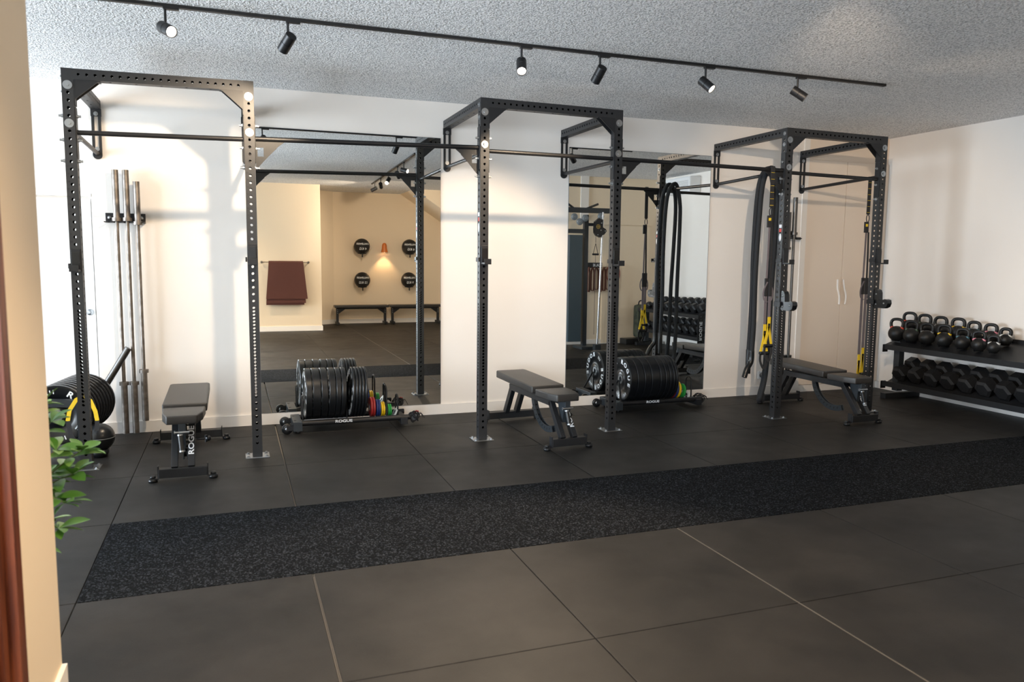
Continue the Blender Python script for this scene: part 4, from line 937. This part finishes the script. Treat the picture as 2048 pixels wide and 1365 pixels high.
# warm downlight of the hall by the camera
def down_lamp(x, y, p, label):
    t = thing('ceiling_downlight', label, 'ceiling light', (x, y, ZC - .004), group='hall downlights')
    k = MB(); k.lathe([(.045, 0), (.06, 0), (.062, -.004), (.045, -.006)], 24, None, False); k.build('bezel', 'white', t)
    k = MB(); k.lathe([(.0005, -.002), (.045, -.002)], 24, None, False); k.build('lamp_lens', 'lamp_soft', t)
    ld = bpy.data.lights.new('down_beam', 'SPOT'); ld.energy = p; ld.color = (1, .72, .45); ld.spot_size = 2.1; ld.spot_blend = .8; ld.shadow_soft_size = .05
    lo = bpy.data.objects.new('down_beam', ld); COL.objects.link(lo); lo.parent = t; lo.location = (0, 0, -.02)
down_lamp(.75, -7.9, 190, 'recessed warm downlight in the hall ceiling near the camera')
down_lamp(.95, -5.95, 500, 'recessed warm downlight in the ceiling before the partition')

# ------------------------------------------------------------------ rear area, seen in the mirrors
sc_ = thing('wall_sconce', 'glowing orange wall lamp between the medicine balls, seen in the mirror', 'wall lamp', (4.305, -10.6, 1.63))
k = MB(); k.lathe([(.078, 0), (.072, .03), (.060, .08), (.055, .15), (.044, .19), (.024, .208), (.0005, .212)], 24, Matrix.Translation((0, .10, 0))); k.build('lamp_shade', 'orange', sc_)
k = MB(); k.box((0, .03, .14), (.05, .06, .06), ch=.005); k.build('wall_mount', 'orange', sc_)
k = MB(); k.sphere((0, .10, .03), .032, 14, 8); k.build('bulb', 'lamp_soft', sc_)
ld = bpy.data.lights.new('sconce_beam', 'SPOT'); ld.energy = 26; ld.color = (1, .62, .32); ld.spot_size = 1.6; ld.spot_blend = .6; ld.shadow_soft_size = .03
lo = bpy.data.objects.new('sconce_beam', ld); COL.objects.link(lo); lo.parent = sc_; lo.location = (0, .10, -.015)
def wall_ball(x, z, kg, lb):
    t = thing('wall_ball', lb, 'medicine ball', (x, -10.6, z), group='black wall balls with white lettering')
    R = .178; cy = .19
    k = MB(); k.sphere((0, cy, 0), R, 32, 20); b = k.build('ball_body', 'rubber_dull', t)
    k = MB(); k.tube([(R * 1.0 * math.cos(a), cy + R * math.sin(a), .0) for a in [2 * PI * i / 40 for i in range(40)]], .0035, 6, closed=True); k.build('seam', 'num', t)
    def wrap(me, zoff, name):
        o = MB()
        vs = []
        for v in me.vertices:
            u, w = v.co.x, v.co.y + zoff; r2 = R * .999; el = math.asin(max(-.99, min(.99, w / R))); th = u / (R * math.cos(el)) 
            rr = (r2 + .0015 + v.co.z) 
            vs.append((-rr * math.cos(el) * math.sin(th), cy + rr * math.cos(el) * math.cos(th), rr * math.sin(el)))
        o.add(vs, [list(p.vertices) for p in me.polygons]); o.build(name, 'letter', b)
    wrap(text('CHALLENGER', .052, .0006, .001, 'CENTER', 1.0), .055, 'ball_lettering'); wrap(text(kg, .07, .0006, .0015, 'CENTER', 1.1), -.055, 'ball_weight')
    k = MB(); k.lathe([(.088, 0), (.098, 0), (.098, .012), (.088, .012)], 24, Matrix.Translation((0, cy, -R * .93))); k.box((0, .09, -R * .93 + .006), (.03, .20, .012)); k.cyl((0, cy + .05, -R * .93), (0, cy + .05, -R * .93 - .075), .014, 10); k.build('ball_holder', 'steel_black', t)
wall_ball(3.78, 1.752, '4 KG', 'upper wall ball reading 4 kg, left of the orange lamp in the mirror')
wall_ball(4.87, 1.752, '6 KG', 'upper wall ball reading 6 kg, right of the orange lamp in the mirror')
wall_ball(3.78, .996, '12 KG', 'lower wall ball reading 12 kg, above the left flat bench in the mirror')
wall_ball(4.85, .996, '9 KG', 'lower wall ball reading 9 kg, right of the lamp in the mirror')
def flat_bench(x0, x1, lb):
    t = thing('flat_bench', lb, 'bench', ((x0 + x1) / 2, -10.3, 0), group='flat benches under the wall balls'); w = (x1 - x0) / 2
    k = MB(); k.box((0, 0, .41), (2 * w, .28, .055), ch=.012); k.build('seat_pad', 'vinyl', t)
    k = MB(); k.box((0, 0, .365), (2 * w - .12, .06, .04)); k.build('frame_rail', 'steel_black', t)
    for s_ in (-1, 1):
        k = MB(); k.box((s_ * (w - .07), 0, .20), (.055, .055, .34), ch=.003); l = k.build('leg', 'steel_black', t)
        k = MB(); k.box((s_ * (w - .07), 0, .035), (.06, .34, .05), ch=.003); k.build('foot_bar', 'steel_black', t)
        k = MB(); k.prism([(s_ * (w - .095), .345), (s_ * (w - .24), .345), (s_ * (w - .095), .24)], -.01, .01); k.build('gusset', 'steel_black', t)
        for i in range(3): k = MB(); k.cyl((s_ * (w - .07), .028, .34 - .04 * i), (s_ * (w - .07), .032, .34 - .04 * i), .009, 8); k.build('leg_bolt', 'zinc', l)
flat_bench(3.13, 4.34, 'black flat bench under the left wall balls, seen in the mirror')
flat_bench(4.37, 5.58, 'black flat bench right of the first one, seen in the mirror')
rl = thing('towel_rail', 'thin brushed metal rail on the beige rear wall, seen in the mirror', 'rail', (2.02, -9.03, 1.395))
k = MB(); k.cyl((-.46, .075, 0), (.47, .075, 0), .007, 10); k.build('rod', 'bare_steel', rl)
for s_ in (-.45, .455): k = MB(); k.cyl((s_, 0, 0), (s_, .085, 0), .009, 10); k.cyl((s_, 0, 0), (s_, .01, 0), .024, 16); k.build('rail_mount', 'bare_steel', rl)
def mat_hang(x0, x1, xb0, xb1, yo, zb, lb):
    t = MB(); th = .012
    vs = []; prof = [(yo, zb), (yo + .004, zb + .4), (yo - .005, 1.39), (.075, 1.415), (2 * .075 - yo + .005, 1.39), (2 * .075 - yo, zb + .25)]
    n = len(prof)
    for s_ in (-1, 1):
        for a, (y, z) in enumerate(prof):
            f = (1.41 - z) / (1.41 - zb) if z < 1.41 else 0; xa = x0 + (xb0 - x0) * f if a < 3 else x0; xb = x1 + (xb1 - x1) * f if a < 3 else x1
            off = th * s_ / 2
            vs += [(xa, y + off if a != 3 else y, z + (abs(off) * s_ if a == 3 else 0)), (xb, y + off if a != 3 else y, z + (abs(off) * s_ if a == 3 else 0))]
    fs = []
    for s_ in (0, 1):
        o = s_ * 2 * n
        for a in range(n - 1): fs.append((o + 2 * a, o + 2 * a + 1, o + 2 * a + 3, o + 2 * a + 2))
    for a in range(n - 1): fs += [(2 * a, 2 * a + 2, 2 * n + 2 * a + 2, 2 * n + 2 * a), (2 * a + 1, 2 * a + 3, 2 * n + 2 * a + 3, 2 * n + 2 * a + 1)]
    fs += [(0, 1, 2 * n + 1, 2 * n), (2 * n - 2, 2 * n - 1, 4 * n - 1, 4 * n - 2)]
    t.add(vs, fs); o = t.build('exercise_mat', 'maroon', None, (2.02, -9.03, 0)); tag(o, lb, 'exercise mat', 'maroon mats over the rail')
mat_hang(-.32, .345, -.385, .42, .120, .66, 'outermost maroon exercise mat folded over the rail, hanging highest')
mat_hang(-.315, .34, -.385, .385, .103, .575, 'middle maroon exercise mat on the rail, lower edge showing')
mat_hang(-.31, .335, -.385, .355, .090, .54, 'innermost maroon exercise mat on the rail, hanging lowest')

# cable machine
cm = thing('cable_machine', 'dark cable tower machine with chrome guide rod, seen in right mirror', 'gym machine', (6.62, -4.72, 0))
k = MB(); k.box((.02, 0, 1.15), (.075, .075, 2.22), ch=.004); k.build('column', 'cable', cm)
k = MB(); k.box((-.02, .0, 2.335), (.95, .085, .085), ch=.004); k.build('top_beam', 'cable', cm)
for s_, x in ((1, -.20), (-1, .02)): k = MB(); k.tube([(x, 0, 2.36), (x - .10 * s_ * 1.8, .10, 2.44)], .018, 12); k.build('pull_up_grip', 'rubber', cm)
k = MB(); k.box((-.18, 0, 1.02), (.24, .12, 1.80), ch=.006); k.build('weight_shroud', 'shroud', cm)
k = MB(); k.box((-.20, 0, 1.985), (.38, .07, .07), ch=.004); k.build('shroud_beam', 'cable', cm)
k = MB(); k.box((.12, 0, 2.10), (.20, .06, .05), ch=.003); k.build('pulley_arm', 'cable', cm)
for x, z in ((-.22, 2.22), (-.12, 2.14), (-.02, 2.20), (.27, 2.24)):
    k = MB(); k.lathe([(.0005, -.012), (.055, -.012), (.058, -.008), (.050, 0), (.058, .008), (.055, .012), (.0005, .012)], 24, Matrix.Translation((x, .06, z)) @ Matrix.Rotation(PI / 2, 4, 'X')); p_ = k.build('pulley_wheel', 'pulley', cm)
    k = MB(); k.cyl((x, .05, z), (x, .078, z), .009, 10); k.build('axle_bolt', 'zinc', p_)
k = MB(); k.box((.06, .05, .025), (.36, .36, .045), ch=.004); k.box((.1, .35, .05), (.10, .10, .10)); k.build('base_frame', 'cable', cm)
k = MB(); k.cyl((.20, .16, .06), (.26, .16, 2.30), .0155, 16); k.build('guide_rod', 'chrome', cm)
tr = MB(); tr.prism([(.09, 2.02), (.10, 2.14), (.17, 2.20), (.245, 2.17), (.245, 2.05), (.30, 2.02), (.315, 1.985), (.27, 1.93), (.235, 1.92), (.20, 1.88), (.13, 1.91), (.095, 1.96)], .135, .20); tr_o = tr.build('pulley_carriage', 'rubber', cm)
k = MB(); k.tube([(.155 + .032 * math.cos(a), .202, 2.06 + .032 * math.sin(a)) for a in [2 * PI * i / 20 for i in range(20)]], .004, 6, closed=True); k.box((.155, .203, 2.06), (.008, .002, .055)); k.box((.155, .203, 2.06), (.055, .002, .008)); k.build('round_emblem', 'gold', tr_o)
for x, z in ((.215, 2.12), (.205, 2.0), (.285, 1.99), (.15, 1.925)): k = MB(); k.cyl((x, .20, z), (x, .207, z), .009, 10); k.build('carriage_bolt', 'zinc', tr_o)
k = MB(); k.tube([(.13, .17, 1.90), (.13, .17, 1.79)], .004, 8); k.tube([(.13, .17, 1.78), (.085, .17, 1.60)], .005, 8); k.tube([(.13, .17, 1.78), (.175, .17, 1.60)], .005, 8); k.tube([(.13, .17, 1.60), (.13, .17, .25)], .003, 6); k.build('cable', 'bar_black', cm)
k = MB(); k.cyl((.075, .17, 1.60), (.185, .17, 1.60), .016, 12); k.build('pull_handle', 'rubber', cm)
# band rack
br = thing('band_rack', 'black lettered band hanger on the rear wall beside the cable machine', 'rack', (7.18, -5.30, 1.41))
k = MB(); k.box((0, .006, 0), (.62, .010, .095), ch=.002); k.build('back_plate', 'steel_black', br)
k = MB(); k.mesh(text('ROGUE', .062, .0006, .001, 'CENTER', 1.3), Matrix.Translation((.02, .0115, 0)) @ Matrix(((-1, 0, 0, 0), (0, 0, 1, 0), (0, 1, 0, 0), (0, 0, 0, 1)))); k.build('rack_lettering', 'letter', br)
for i in range(7): k = MB(); k.cyl((-.27 + .09 * i, .01, -.035), (-.27 + .09 * i, .13, -.03), .006, 8); k.build('peg', 'bar_black', br)
for i in range(6):
    x = 6.955 + .075 * i; w = .018 + .008 * (i % 3); zt = 1.40; zl = .94 + .02 * (i % 3)
    o = ribbon(smooth([(0, .0, zt - .02), (-w, .0, zt - .10), (-w * 1.1, .0, (zt + zl) / 2), (-w, 0, zl + .03), (0, 0, zl), (w, 0, zl + .03), (w * 1.1, 0, (zt + zl) / 2), (w, 0, zt - .10), (0, 0, zt - .02)]), .055, .006, (1, 0, 0)).build('resistance_band', 'band', None, (x, -5.22, 0))
    tag(o, '%s brown resistance band from the machine on the lettered hanger' % ORD[i], 'resistance band', 'brown bands on the hanger')
ring = MB(); ring.tube([(.13 * math.cos(a), 0, 1.26 + .17 * math.sin(a)) for a in [2 * PI * i / 30 for i in range(30)]], .012, 10, closed=True); o = ring.build('exercise_ring', 'bandred', None, (7.43, -5.21, 0)); tag(o, 'reddish round rubber ring hanging at the end of the band hanger', 'ring')
jr = MB(); jr.tube(smooth([(0, 0, 1.33), (.035, 0, 1.0), (.03, 0, .6), (.05, .0, .45), (.02, 0, .33), (-.03, 0, .42), (-.01, 0, .8), (-.01, 0, 1.33)]), .006, 8); o = jr.build('jump_rope', 'strap', None, (7.50, -5.20, 0)); tag(o, 'thin black jump rope hanging below the band hanger', 'rope')
